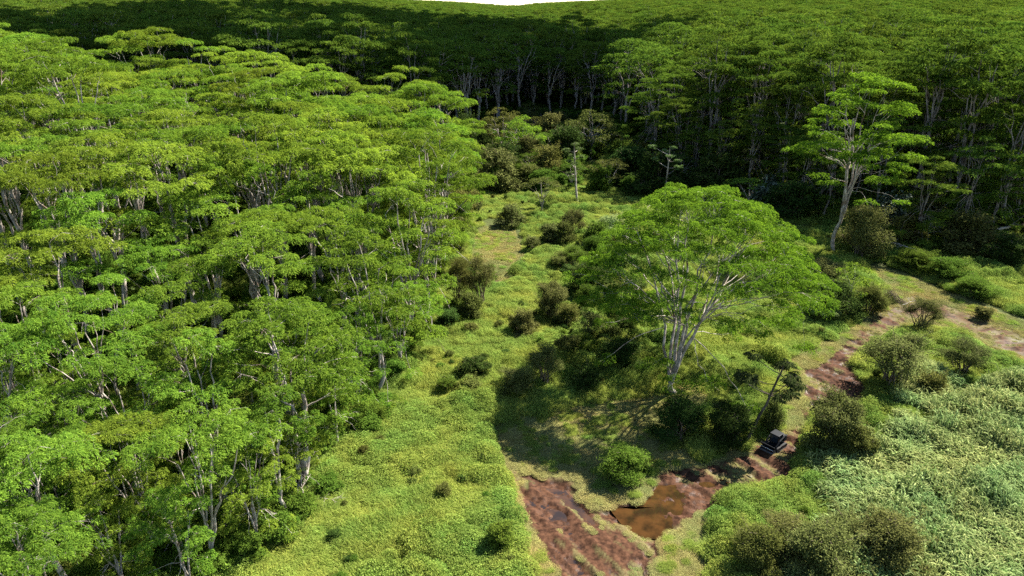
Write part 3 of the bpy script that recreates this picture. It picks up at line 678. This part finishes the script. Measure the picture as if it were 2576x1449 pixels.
# taller mixed trees and shrubs where the clearing runs back into the forest
for (k, m, px, py, wq, hq, nm, lab) in [
    ('dense', 'dark', 1180, 455, 80, 185, 'leafy_tree', 'dark glossy round tree at the corner of the sunlit grove'),
    ('flat_round', 'olive', 1262, 400, 130, 135, 'leafy_tree', 'brownish flat-topped tree behind the bright green tree'),
    ('flat_round', 'albizia', 1312, 425, 120, 140, 'leafy_tree', 'bright green rounded tree amid the shaded thicket'),
    ('mound', 'guava', 1250, 490, 120, 130, 'shrub', 'brown vine-draped mound below the bright green tree'),
    ('mound', 'olive', 1330, 480, 80, 75, 'shrub', 'olive mound beside the brown vine-draped mound'),
    ('flat_round', 'olive', 1485, 410, 150, 140, 'leafy_tree', 'wide olive tree with drooping branches under the dark forest'),
    ('flat', 'olive', 1362, 545, 95, 105, 'leafy_tree', 'small flat-topped tree with dark fanned stems'),
    ('flat', 'olive', 1528, 490, 105, 95, 'leafy_tree', 'olive flat-topped tree above the big spreading tree crown'),
    ('mound', 'dark', 1585, 470, 130, 110, 'shrub', 'dark thicket mound right of the flat-topped olive tree'),
    ('dense', 'dark', 1420, 430, 110, 120, 'shrub', 'dark bush behind the slim pale big-leaved tree'),
    ('mound', 'dark', 1660, 500, 160, 130, 'shrub', 'dark thicket behind the big spreading tree crown'),
    ('mound', 'dark', 1800, 500, 170, 130, 'shrub', 'dark thicket at the edge of the tall forest'),
    ('broad', 'silver', 1915, 530, 95, 90, 'shrub', 'silver-leaved shrub behind the right side of the spreading tree'),
    ('broad', 'silver', 2225, 590, 90, 110, 'shrub', 'silver-leaved shrub behind the brown vine-covered bush'),
    ('broad', 'silver', 2430, 540, 90, 90, 'shrub', 'silver-leaved shrub among the trunks of the right-hand forest'),
    ('mound', 'dark', 1990, 560, 150, 110, 'shrub', 'dark thicket left of the tall bare-stemmed tree'),
    ('mound', 'guava', 2330, 560, 120, 130, 'shrub', 'brown-green bush round the foot of a dark trunk'),
    ('mound', 'guava', 2450, 545, 150, 140, 'shrub', 'big tan bush between two dark trunks'),
    ('mound', 'guava', 2560, 540, 110, 120, 'shrub', 'tan bush above the fallen log'),
    ('mound', 'olive', 2270, 620, 110, 80, 'shrub', 'olive bush beside the fallen branches'),
    ('flat', 'albizia', 1880, 525, 120, 80, 'leafy_tree', 'bright flat-crowned tree rising behind the spreading tree'),
    ('mound', 'olive', 1130, 540, 80, 70, 'shrub', 'olive bush in the grass under the grove corner'),
]: place_shrub(k, m, px, py, wq, hq, nm, lab, 'tree' if 'tree' in nm else 'shrub')

th = 0
for _ in range(900):                                                     # the rest of the thicket, bush by bush
    y = rnd.uniform(178, 318); x = rnd.uniform(-34, 62)
    if th >= 64 or bool(in_back(x, y)) or not free(x, y, 4.6): continue
    px, py, dep = project(x, y, hgt(x, y)); k = rnd.choice(['mound', 'mound', 'dense', 'flat_round', 'flat']); lm = rnd.choice(['dark', 'dark', 'olive', 'guava', 'green']); wm = rnd.uniform(6, 11)
    place_shrub(k, lm, px, py, wm / dep * FPX, wm * rnd.uniform(.7, 1.2) / dep * FPX, 'shrub', {'dark': 'dark green', 'olive': 'olive', 'guava': 'brown', 'green': 'mid green'}[lm] + ' thicket plant crowded between the clearing and the dark forest', 'shrub', lm + ' thicket plants before the dark forest'); th += 1
for (seed, px, py, H, sp, nb, lm, lean, bark, lab) in [
    (1, 1452, 512, 15, 3.0, 8, 'cecropia', (-1.2, 0), 'bark', 'slim pale big-leaved tree with a thin crooked trunk'),
    (2, 1672, 500, 13, 4.2, 9, 'cecropia', (.3, 0), 'bark', 'big-leaved tree with tiered branches against the dark thicket'),
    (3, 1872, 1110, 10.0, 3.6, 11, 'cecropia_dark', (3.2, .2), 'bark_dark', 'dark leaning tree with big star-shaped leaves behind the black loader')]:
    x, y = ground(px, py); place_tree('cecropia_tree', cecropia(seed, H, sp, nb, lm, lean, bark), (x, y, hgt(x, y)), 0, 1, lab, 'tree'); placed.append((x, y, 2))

# small palm in front of the dark thicket
def palm():
    st = MB(); st.tube([(0, 0, -.2), (0, 0, .5), (.05, 0, 1.0)], [.14, .12, .09], 7); fr = []
    rng = np.random.default_rng(3)
    for i in range(11):
        a = i * 2.4; m = MB(); e = np.array([math.cos(a) * 1.3, math.sin(a) * 1.3, 1.5 + .5 * rng.random()]); P = curve((.05, 0, 1), e, [0, 0, .55], 7); m.tube(P, np.linspace(.03, .01, 7), 4)
        for q in range(3, 7):
            n = 8; leaves(m, np.repeat(P[q][None], n, 0), a + np.linspace(-1.3, 1.3, n), np.full(n, -.3), .65, .10, np.full(n, .8), .3)
        fr.append(m)
    return st, fr
px_, py_ = ground(2072, 812); e = link('palm', None); e.location = (px_, py_, hgt(px_, py_)); e.scale = (1.3,) * 3; tag(e, 'small pale fan palm in front of the dark thicket', 'palm')
st, fr = palm(); link('trunk', st.mesh('palm_trunk', M['bark_dark'], True), e)
for f in fr: link('frond', f.mesh('palm_frond', M['cecropia']), e)

# ------------------------------------------------------------------ dead wood
def branchy(seed, L, r, nb=8, flat=.25):
    rng = np.random.default_rng(seed); mb = MB(); P = curve((0, 0, .15), (L, 0, .35), [0, rng.normal(0, .1 * L), .12 * L], 9, rng, .03 * L * .3); mb.tube(P, np.linspace(r, r * .25, 9), 7)
    sub = []
    for i in range(nb):
        k = rng.integers(2, 8); d = np.array([rng.uniform(.2, 1), rng.choice([-1, 1]) * rng.uniform(.3, 1), rng.uniform(-.1, flat * 2)]); d /= np.linalg.norm(d); l = L * rng.uniform(.25, .5)
        m = MB(); Q = curve(P[k], P[k] + d * l, [0, 0, .08 * l], 6, rng, .02 * l); Q[:, 2] = np.maximum(Q[:, 2], .05); m.tube(Q, np.linspace(r * .42, r * .12, 6), 5)
        for j in range(3):
            d2 = d + rng.normal(0, .5, 3); d2[2] = abs(d2[2]) * .5; q = Q[rng.integers(2, 5)]; m.tube([q, q + d2 * l * .35], [r * .2, r * .07], 4)
        sub.append(m)
    return mb, sub
def deadwood(name, px, py, L, r, rz, label, cat, seed, nb=8, lift=0.25, tilt=0):
    x, y = ground(px, py); e = link(name, None); e.location = (x, y, hgt(x, y) + lift); e.rotation_euler = (0, tilt, rz); tag(e, label, cat)
    a, b = branchy(seed, L, r, nb); link('stem', a.mesh('dead_stem', M['deadwood'], True), e)
    for q in b: link('twig', q.mesh('dead_twig', M['deadwood'], True), e)
deadwood('fallen_branch', 2235, 610, 11, .16, .25, 'pale fallen branch with many bare twigs lying across the shaded brush', 'branch', 1, 12, .6)
deadwood('fallen_branch', 2300, 635, 8, .12, 2.6, 'shorter bare fallen branch lying crosswise below the longer one', 'branch', 2, 10, .5)
deadwood('fallen_log', 2500, 612, 9, .30, -.1, 'thick pale fallen log leaning beside a dark trunk', 'log', 3, 3, 2.4, -.06)
deadwood('fallen_branch', 2480, 615, 7, .12, .2, 'bare dead branch below the fallen log', 'branch', 4, 8, .4)
deadwood('fallen_branch', 735, 1275, 3.2, .07, 1.0, 'bare grey branch hanging down at the foot of the split trunk', 'branch', 5, 7, .3, -.5)
deadwood('fallen_branch', 790, 1262, 2.6, .05, -.3, 'thin dry branch on brown litter beside the split trunk', 'branch', 6, 6, .2)
deadwood('fallen_branch', 2270, 768, 3.4, .06, .5, 'reddish cut sticks lying where the two mown paths meet', 'branch', 8, 6, .1)
# heap of cut brush beside the path
bx, by = ground(2262, 762); rng = np.random.default_rng(9); e = link('brush_pile', None); e.location = (bx - 1.0, by + .8, hgt(bx, by)); tag(e, 'heap of dry brown cut brush at the inner corner of the path', 'brush pile')
mb = MB(); lv = MB()
for i in range(90):
    a = rng.random() * 6.28; b = np.array([rng.normal(0, 1.3), rng.normal(0, .8), 0]); t = np.array([rng.normal(0, .5) - .6, rng.normal(0, .4), rng.uniform(1.2, 2.3)]); mb.tube([b, (b + t) / 2 + rng.normal(0, .15, 3), t], [.04, .03, .012], 4)
n = 2600; P = np.stack([rng.normal(-.2, 1.0, n), rng.normal(0, .75, n), np.zeros(n)], 1); P[:, 2] = np.maximum(.05, (2.0 - 1.1 * np.abs(P[:, 0] + .3) - .8 * np.abs(P[:, 1])) * rng.random(n) ** .4)
leaves(lv, P, rng.random(n) * 6.28, rng.normal(-.4, .5, n), .22, .08, rng.random(n) * .5, .2)
link('sticks', mb.mesh('brush_sticks', M['stem']), e); link('dry_leaves', lv.mesh('brush_leaves', M['guava']), e)

# ------------------------------------------------------------------ black tracked loader
def loader(px, py):
    x, y = ground(px, py); e = link('tracked_loader', None); e.location = (x, y, hgt(x, y) - .05); e.scale = (1, 1, .88); tag(e, 'black compact tracked loader with a wide front head on the muddy track', 'loader')
    g0, g1 = ground(1972, 1105), ground(1922, 1140); e.rotation_euler = (0, 0, math.atan2(g1[1] - g0[1], g1[0] - g0[0]))
    blk = plain('black_paint', (.006, .007, .009), .5, spec=.12); rub = plain('track_rubber', (.02, .018, .016), .85); gl = plain('tinted_glass', (.015, .02, .025), .06); stl = plain('worn_steel', (.55, .50, .44), .4, .6); gry = plain('grey_steel', (.06, .06, .065), .45, .4); lamp = plain('lamp_glass', (.75, .78, .8), .1); grn = plain('green_decal', (.03, .25, .08), .5)
    def P(name, mb, m, parent=e, bev=.03):
        o = link(name, mb.mesh(name, m), parent)
        if bev: b = o.modifiers.new('bevel', 'BEVEL'); b.width = bev; b.segments = 2; b.limit_method = 'ANGLE'
        return o
    for s in (-1, 1):                                                    # rubber track: a rounded belt with lugs, wheels inside
        t = MB(); n = 28; a = np.linspace(0, 2 * np.pi, n, endpoint=False); cx = np.where(np.cos(a) > 0, .72, -.72); X_ = cx + .30 * np.cos(a); Z_ = .34 + .30 * np.sin(a)
        o_ = np.stack([X_, np.full(n, s * .66), Z_], 1); i_ = np.stack([cx + .25 * np.cos(a), np.full(n, s * .66), .34 + .25 * np.sin(a)], 1)
        V = np.concatenate([o_ - [0, .17, 0], o_ + [0, .17, 0], i_ - [0, .17, 0], i_ + [0, .17, 0]]); j = np.arange(n); k = (j + 1) % n
        Q = np.concatenate([np.stack([j, k, k + n, j + n], 1), np.stack([j + 2 * n, j + 3 * n, k + 3 * n, k + 2 * n], 1), np.stack([j, j + 2 * n, k + 2 * n, k], 1), np.stack([j + n, k + n, k + 3 * n, j + 3 * n], 1)]); t.add(V, Q)
        for q in np.linspace(-.7, .7, 9): t.box((q, s * .66, .045), (.07, .32, .05)); t.box((q, s * .66, .635), (.07, .32, .05))
        tr = P('track', t, rub, bev=0)
        for q in (-.72, -.24, .24, .72):
            wmb = MB(); r = .24 if abs(q) > .5 else .17; wmb.tube([(q, s * .66 - .12, .30), (q, s * .66 + .12, .30)], [r, r], 12); wmb.tube([(q, s * .66 - .125, .30), (q, s * .66 - .12, .30)], [.01, r], 12); wmb.tube([(q, s * .66 + .12, .30), (q, s * .66 + .125, .30)], [r, .01], 12); P('wheel', wmb, gry, tr, 0)
    b = MB(); b.box((0, 0, .55), (1.9, .92, .55)); P('chassis', b, blk)
    h = MB(); h.box((-.85, 0, 1.15), (.72, 1.25, .72), taper=.9); hood = P('engine_cover', h, blk, bev=.06)
    for s in (-1, 1): l = MB(); l.box((-1.19, s * .42, 1.35), (.05, .2, .12)); l2 = P('lamp', l, lamp, hood, .01)
    gr = MB()
    for q in range(5): gr.box((-.95 + .09 * q, 0, 1.525), (.035, .8, .02))
    P('grille', gr, gry, hood, 0); d = MB(); d.box((-.9, -.605, 1.0), (.4, .012, .2)); P('decal', d, grn, hood, 0)
    cab = MB()
    for sx_ in (-.42, .48):
        for s in (-1, 1): cab.box((sx_, s * .45, 1.4), (.08, .08, 1.2))
    cb = P('cab', cab, blk, bev=.015); rf = MB(); rf.box((.03, 0, 2.03), (1.08, 1.06, .09)); P('roof', rf, blk, cb)
    for s in (-1, 1): gm = MB(); gm.box((.03, s * .452, 1.42), (.80, .02, .98)); P('window', gm, gl, cb, 0)
    gm = MB(); gm.box((.482, 0, 1.42), (.02, .80, .98)); P('windshield', gm, gl, cb, 0)
    gm = MB(); gm.box((-.422, 0, 1.55), (.02, .80, .72)); P('window', gm, gl, cb, 0)
    for s in (-1, 1):
        am = MB(); am.tube([(-1.05, s * .62, 1.62), (-.4, s * .64, 1.66), (.45, s * .64, 1.40), (1.05, s * .62, .85), (1.30, s * .55, .42)], [.085, .085, .085, .085, .075], 4); a_ = P('lift_arm', am, blk, bev=.01)
        cm = MB(); cm.tube([(-.75, s * .56, .85), (-.1, s * .58, 1.1)], [.055, .055], 8); cm.tube([(-.1, s * .58, 1.1), (.45, s * .6, 1.30)], [.03, .03], 8); P('hydraulic_cylinder', cm, gry, a_, 0)
    hd = MB(); hd.box((1.55, 0, .46), (.55, 1.75, .62), taper=.8); hd.box((1.62, 0, .98), (.10, 1.70, .48), rx=.5); head = P('front_head', hd, blk, bev=.03)
    ed = MB(); ed.box((1.88, 0, .80), (.10, 1.62, .05), rx=.4); P('cutting_edge', ed, stl, head, .01)
    dm = MB(); dm.tube([(1.72, -.8, .26), (1.72, .8, .26)], [.2, .2], 12)
    for q in range(14): dm.box((1.72 + .2 * math.cos(q), -.75 + q * .115, .26 + .2 * math.sin(q)), (.07, .06, .07))
    P('cutting_drum', dm, gry, head, 0)
loader(1950, 1122)

# ------------------------------------------------------------------ ground cover
def patch(seed, kind):
    rng = np.random.default_rng(seed); mb = MB()
    if kind == 'grass': n, rad, L0, W0 = 620, 1.0, .72, .026
    elif kind == 'cane': n, rad, L0, W0 = 200, .95, 1.0, .068
    else: n, rad, L0, W0 = 700, 1.0, .36, .022
    q = np.sqrt(rng.random(n)) * rad; a = rng.random(n) * 6.28; P = np.stack([q * np.cos(a), q * np.sin(a), np.zeros(n)], 1)
    az = rng.random(n) * 6.28; L = L0 * rng.uniform(.6, 1.3, n); W = W0 * rng.uniform(.7, 1.3, n); tone = np.clip(rng.normal(.5, .25, n), 0, 1)
    if kind == 'straw':
        P[:, 2] = rng.random(n) ** 2 * .10 + .01; az = rng.normal(0, .7, n); leaves(mb, P, az, rng.normal(.04, .12, n), L, W, tone, .03, rng.normal(0, .4, n))
        return mb.mesh('straw_patch', M['straw'])
    up = .92 if kind == 'grass' else 1.0; pit = rng.normal(up, .28, n)
    if kind == 'cane': P[:, 2] = rng.random(n) * 1.0
    D = np.stack([np.cos(az) * np.cos(pit), np.sin(az) * np.cos(pit), np.sin(pit)], 1); Sd = np.stack([-np.sin(az), np.cos(az), 0 * az], 1)
    hz = np.stack([np.cos(az), np.sin(az), 0 * az], 1); bend = rng.uniform(.35, .8, n)[:, None] * (1.25 if kind == 'cane' else 1)
    p1 = P + D * (L * .45)[:, None]; p2 = p1 + (D * (1 - bend) + hz * bend) * (L * .3)[:, None]; p3 = p2 + (hz * .85 - [0, 0, .45]) * (L * .32)[:, None]
    w_ = (Sd * W[:, None] * .5)
    V = np.stack([P - w_ * .6, P + w_ * .6, p1 - w_, p1 + w_, p2 - w_ * .9, p2 + w_ * .9, p3 - w_ * .12, p3 + w_ * .12], 1).reshape(-1, 3)
    b = np.arange(n)[:, None] * 8; Q = np.concatenate([b + [0, 1, 3, 2], b + [2, 3, 5, 4], b + [4, 5, 7, 6]], 1).reshape(-1, 4)
    mb.add(V, Q, np.repeat(tone, 3)); return mb.mesh(kind + '_patch', M[kind])
def herb(seed):
    rng = np.random.default_rng(seed); mb = MB(); n = 1500
    q = np.sqrt(rng.random(n)); a = rng.random(n) * 6.28; lump = .55 * (1 - q ** 2) + .12
    P = np.stack([q * np.cos(a), q * np.sin(a), lump * rng.random(n) ** .35], 1); L = .085 * rng.uniform(.6, 1.7, n)
    leaves(mb, P, a + rng.normal(0, 1, n), rng.normal(0, .35, n), L, L * .5, np.clip(rng.normal(.5, .25, n), 0, 1), .12, rng.normal(0, .35, n)); return mb.mesh('herb_patch', M['herb'])

def protos(name, meshes):
    c = bpy.data.collections.new(name)
    for i, m in enumerate(meshes): c.objects.link(bpy.data.objects.new(name, m))
    return c
def scatter_obj(name, coll, pts, rot, scl, pick, label, cat):
    """stuff: points on the land, each carrying one patch of the plant"""
    me = bpy.data.meshes.new(name); me.vertices.add(len(pts)); me.vertices.foreach_set('co', np.asarray(pts, np.float32).ravel())
    a = me.attributes.new('rot', 'FLOAT_VECTOR', 'POINT'); a.data.foreach_set('vector', np.asarray(rot, np.float32).ravel())
    a = me.attributes.new('scl', 'FLOAT_VECTOR', 'POINT'); a.data.foreach_set('vector', np.asarray(scl, np.float32).ravel())
    a = me.attributes.new('pick', 'INT', 'POINT'); a.data.foreach_set('value', np.asarray(pick, np.int32))
    o = link(name, me); ng = bpy.data.node_groups.new(name, 'GeometryNodeTree')
    ng.interface.new_socket('Geometry', in_out='INPUT', socket_type='NodeSocketGeometry'); ng.interface.new_socket('Geometry', in_out='OUTPUT', socket_type='NodeSocketGeometry')
    N = ng.nodes.new; gi_ = N('NodeGroupInput'); go = N('NodeGroupOutput'); ip = N('GeometryNodeInstanceOnPoints'); ci = N('GeometryNodeCollectionInfo')
    ci.inputs['Collection'].default_value = coll; ci.inputs['Separate Children'].default_value = True; ci.inputs['Reset Children'].default_value = True
    def at(n, t): q = N('GeometryNodeInputNamedAttribute'); q.data_type = t; q.inputs[0].default_value = n; return q
    ng.links.new(gi_.outputs[0], ip.inputs['Points']); ng.links.new(ci.outputs[0], ip.inputs['Instance']); ip.inputs['Pick Instance'].default_value = True
    ng.links.new(at('pick', 'INT').outputs[0], ip.inputs['Instance Index']); ng.links.new(at('rot', 'FLOAT_VECTOR').outputs[0], ip.inputs['Rotation']); ng.links.new(at('scl', 'FLOAT_VECTOR').outputs[0], ip.inputs['Scale'])
    ng.links.new(ip.outputs[0], go.inputs[0]); md = o.modifiers.new('scatter', 'NODES'); md.node_group = ng
    return tag(o, label, cat, kind='stuff')

def visible(x, y, z, pad=60):
    px, py, d = project(x, y, z); return (px > -pad) & (px < 2576 + pad) & (py > -pad) & (py < 1449 + pad * 1.6) & (d > 5)
def cloud_pts(n, x0, x1, y0, y1):
    x = R_.uniform(x0, x1, n); y = R_.uniform(y0, y1, n); z = sample(Z, x, y); k = visible(x, y, z); return x[k], y[k], z[k]
def spin(n): return np.stack([R_.normal(0, .12, n), R_.normal(0, .12, n), R_.random(n) * 6.28], 1)

x, y, z = cloud_pts(70000, -50, 135, 40, 200)
ms, mm_ = sample(strawf, x, y), sample(mudf, x, y); open_ = (ms < .12) & (mm_ < .12)
CANE = gpoly([(1960, 1510), (2130, 1290), (2020, 1235), (2130, 1160), (2250, 1110), (2360, 1050), (2440, 1000), (2660, 930), (2700, 1600), (2300, 1560)])
CANE2 = gpoly([(2260, 1025), (2300, 930), (2370, 940), (2385, 1010), (2330, 1050)]); CANE3 = gpoly([(1480, 590), (1560, 570), (1570, 640), (1500, 660)])
wx, wy = wob(x, y, 2.5); cane = inside(CANE, wx, wy) | inside(CANE2, wx, wy) | inside(CANE3, wx, wy)
mixn = fbm(x / 7, y / 7, 23); dn = R_.random(len(x)); keep = dn < np.clip(62 / np.hypot(x, y), .25, 1)
def make(name, sel, coll, nproto, s0, s1, label, cat, zs=1.0):
    n = int(sel.sum()); s = R_.uniform(s0, s1, n); big = .75 + .6 * fbm(x[sel] / 4, y[sel] / 4, 77); big = big * (1 + .7 * sstep((fbm(x[sel] / 5, y[sel] / 5, 41) - .52) / .12)); zsc = s * big * zs
    scatter_obj(name, coll, np.stack([x[sel], y[sel], z[sel] - .03], 1), spin(n), np.stack([s, s, zsc], 1), R_.integers(0, nproto, n), label, cat); print(name, n)
make('grass', open_ & keep & np.where(cane, fbm(x / 3, y / 3, 61) < .42, mixn > .40), protos('grass_patch', [patch(600 + i, 'grass') for i in range(6)]), 6, .75, 1.35, 'tall bright green grass covering the clearing', 'grass')
make('herbs', open_ & ~cane & keep & (mixn < .50), protos('herb_patch', [herb(620 + i) for i in range(6)]), 6, .8, 1.6, 'leafy green herbs and vines covering the clearing', 'herbs', 1.15)
make('cane_grass', open_ & cane & (fbm(x / 3, y / 3, 61) > .40), protos('cane_patch', [patch(640 + i, 'cane') for i in range(6)]), 6, .8, 1.3, 'tall pale cane grass with long arching blades', 'cane grass')
x, y, z = cloud_pts(50000, -12, 110, 42, 150); ms = sample(strawf, x, y); mm_ = sample(mudf, x, y); op = (ms > .4) & (mm_ < .25) & (fbm(x / 2.2, y / 2.2, 88) > .52) & (R_.random(len(x)) < .5)
make('regrowth', op, protos('regrowth_patch', [patch(680 + i, 'grass') for i in range(4)]), 4, .3, .6, 'thin green regrowth on the mown paths', 'grass', .8)
x, y, z = cloud_pts(60000, -12, 110, 42, 150); ms, mm_ = sample(strawf, x, y), sample(mudc, x, y); wt = sample(poolf, x, y); sel = (ms > .3) & (R_.random(len(x)) > mm_ * 1.25) & (wt < .15)
n = int(sel.sum()); s = R_.uniform(.5, .95, n) * np.where(sample(mudf, x[sel], y[sel]) > .3, .45, 1)
scatter_obj('cut_straw', protos('straw_patch', [patch(660 + i, 'straw') for i in range(5)]), np.stack([x[sel], y[sel], z[sel]], 1), spin(n) * [.3, .3, 1], np.stack([s, s, s], 1), R_.integers(0, 5, n), 'pale dry cut grass lying on the mown paths', 'straw'); print('straw', n)

wd = protos('weed_clump', [q[1] for q in SH['mound'] + SH['dense'] + SH['open']])
for i, m_ in enumerate(wd.objects): m_.material_slots[0].link = 'OBJECT'; m_.material_slots[0].material = M[('green', 'olive', 'dark')[i % 3]]
x, y, z = cloud_pts(9000, -45, 120, 42, 190); op = (sample(strawf, x, y) < .1) & (sample(mudf, x, y) < .1) & (fbm(x / 6, y / 6, 29) > .46) & (R_.random(len(x)) < .42)
n = int(op.sum()); s = R_.uniform(.14, .40, n); scatter_obj('weeds', wd, np.stack([x[op], y[op], z[op] - .1], 1), spin(n), np.stack([s, s, s * R_.uniform(.6, 1.3, n)], 1), R_.integers(0, 9, n), 'leafy weeds and vine tangles scattered through the grass', 'weeds'); print('weeds', n)

# undergrowth on the forest floor
und = protos('undergrowth_bush', [q[1] for q in SH['mound'] + SH['dense']])
for m_ in und.objects: m_.material_slots[0].link = 'OBJECT'; m_.material_slots[0].material = M['green']
x = R_.uniform(-150, 0, 4200); y = R_.uniform(36, 200, 4200); g = inside(GROVE, x, y) & visible(x, y, sample(Z, x, y) + 2); x1, y1 = x[g], y[g]
x = R_.uniform(-330, 330, 9000); y = 120 + 330 * R_.random(9000) ** 1.2; g = np.array([bool(in_back(a, b + 12)) for a, b in zip(x, y)]) & visible(x, y, sample(Z, x, y) + 3)
x2, y2 = x[g][:1700], y[g][:1700]; x3, y3 = R_.uniform(-36, 66, 420), R_.uniform(176, 325, 420); x2, y2 = np.concatenate([x2, x3]), np.concatenate([y2, y3])
xs, ys = np.concatenate([x1, x2]), np.concatenate([y1, y2]); n = len(xs); s = np.concatenate([R_.uniform(.5, 1.0, len(x1)), R_.uniform(.8, 2.0, len(x2))])
scatter_obj('undergrowth', und, np.stack([xs, ys, sample(Z, xs, ys) - .2], 1), spin(n) * [.5, .5, 1], np.stack([s, s, s * R_.uniform(.5, 1.0, n)], 1), R_.integers(0, 6, n), 'dark green undergrowth between the forest trunks', 'undergrowth'); print('undergrowth', n)

# the far forest, one mass beyond the trees one can tell apart
far = []
for i in range(4):
    t, l, c = albizia(260 + i, 32, 8 + i * .5, K=4, fork=.28, npad=24, nlow=10, lowz=.4, pad_r=2.5, sag=.24, fl=1.0, dens=6, leaf='albizia_shaded', twig=False)
    mb = join_limbs([t] + l); nt_ = sum(len(q) for q in mb.Q); mc = join_limbs([c]); tn = np.empty(len(c.polygons), np.float32); c.attributes['tone'].data.foreach_get('value', tn)
    V = np.concatenate(mb.V + mc.V); Q = np.concatenate([np.concatenate(mb.Q), mc.Q[0] + mb.n])
    far.append(mesh_quads('far_tree', V, Q, [M['bark'], M['albizia_shaded']], np.concatenate([np.full(nt_, .5), tn]), np.concatenate([np.zeros(nt_), np.ones(len(tn))])))
fp = [(a, b, c) for a, b, c, d in far_pts]
fx, fy = [], []
yy = 540.0
while yy < 3600:
    st_ = 11.5 + (yy - 540) * .012; nn = int(2 * .8 * (yy + 30) / st_)
    xr = np.linspace(-.8, .8, nn) * (yy + 30) + R_.normal(0, st_ * .35, nn); yr = yy + R_.normal(0, st_ * .35, nn); fx.append(xr); fy.append(yr); yy += st_ * (1 + (yy - 540) * .0006)
fx, fy = np.concatenate(fx), np.concatenate(fy); fz = sample(Z, fx, fy)
pts = np.concatenate([np.array(fp).reshape(-1, 3), np.stack([fx, fy, fz], 1)]); n = len(pts); sc_ = R_.uniform(.85, 1.1, n) * np.clip(1 + (pts[:, 1] - 600) * .0003, 1, 1.6)
scatter_obj('distant_forest', protos('far_tree', far), pts, spin(n) * [0, 0, 1], np.stack([sc_, sc_, np.minimum(sc_, 1.08)], 1), R_.integers(0, 4, n), 'far forest of umbrella trees running to the horizon', 'forest'); print('far forest', n)

# ------------------------------------------------------------------ the cumulus cloud whose shadow lies on the forest behind the clearing
CP = np.array([(-300, 225), (-140, 215), (-58, 215), (-15, 238), (20, 245), (36, 262), (34, 320), (10, 410), (-40, 700), (-330, 700)], float)
alt = 650.0; offx = S.x / S.z * alt; offy = S.y / S.z * alt
bm_V, bm_Q = [], []; mb = MB(); rng = np.random.default_rng(77); k = 0
th = np.linspace(0, np.pi, 11); ph = np.linspace(0, 2 * np.pi, 19)[:-1]
while k < 190:
    p = np.array([rng.uniform(-330, 60), rng.uniform(170, 700)])
    if not inside(CP, p[:1], p[1:])[0]: continue
    r = rng.uniform(16, 34); c = np.array([p[0] + offx, p[1] + offy, alt + rng.uniform(0, 18)]); k += 1
    T, Ph = np.meshgrid(th, ph, indexing='ij'); rr = r * (1 + .10 * np.sin(5 * Ph + k) * np.sin(4 * T))
    V = np.stack([rr * np.sin(T) * np.cos(Ph), rr * np.sin(T) * np.sin(Ph), .6 * rr * np.cos(T)], -1).reshape(-1, 3) + c
    i = np.arange(10)[:, None] * 18; j = np.arange(18)[None]; j2 = (j + 1) % 18
    mb.add(V, np.stack([i + j, i + 18 + j, i + 18 + j2, i + j2], -1).reshape(-1, 4))
cm_, t_ = new_mat('cloud_white'); d_ = t_.nodes.new('ShaderNodeBsdfDiffuse'); d_.inputs[0].default_value = (.85, .86, .88, 1); o_ = t_.nodes.new('ShaderNodeOutputMaterial'); t_.links.new(d_.outputs[0], o_.inputs[0])
tag(link('cloud', mb.mesh('cloud', cm_, True)), kind='structure')
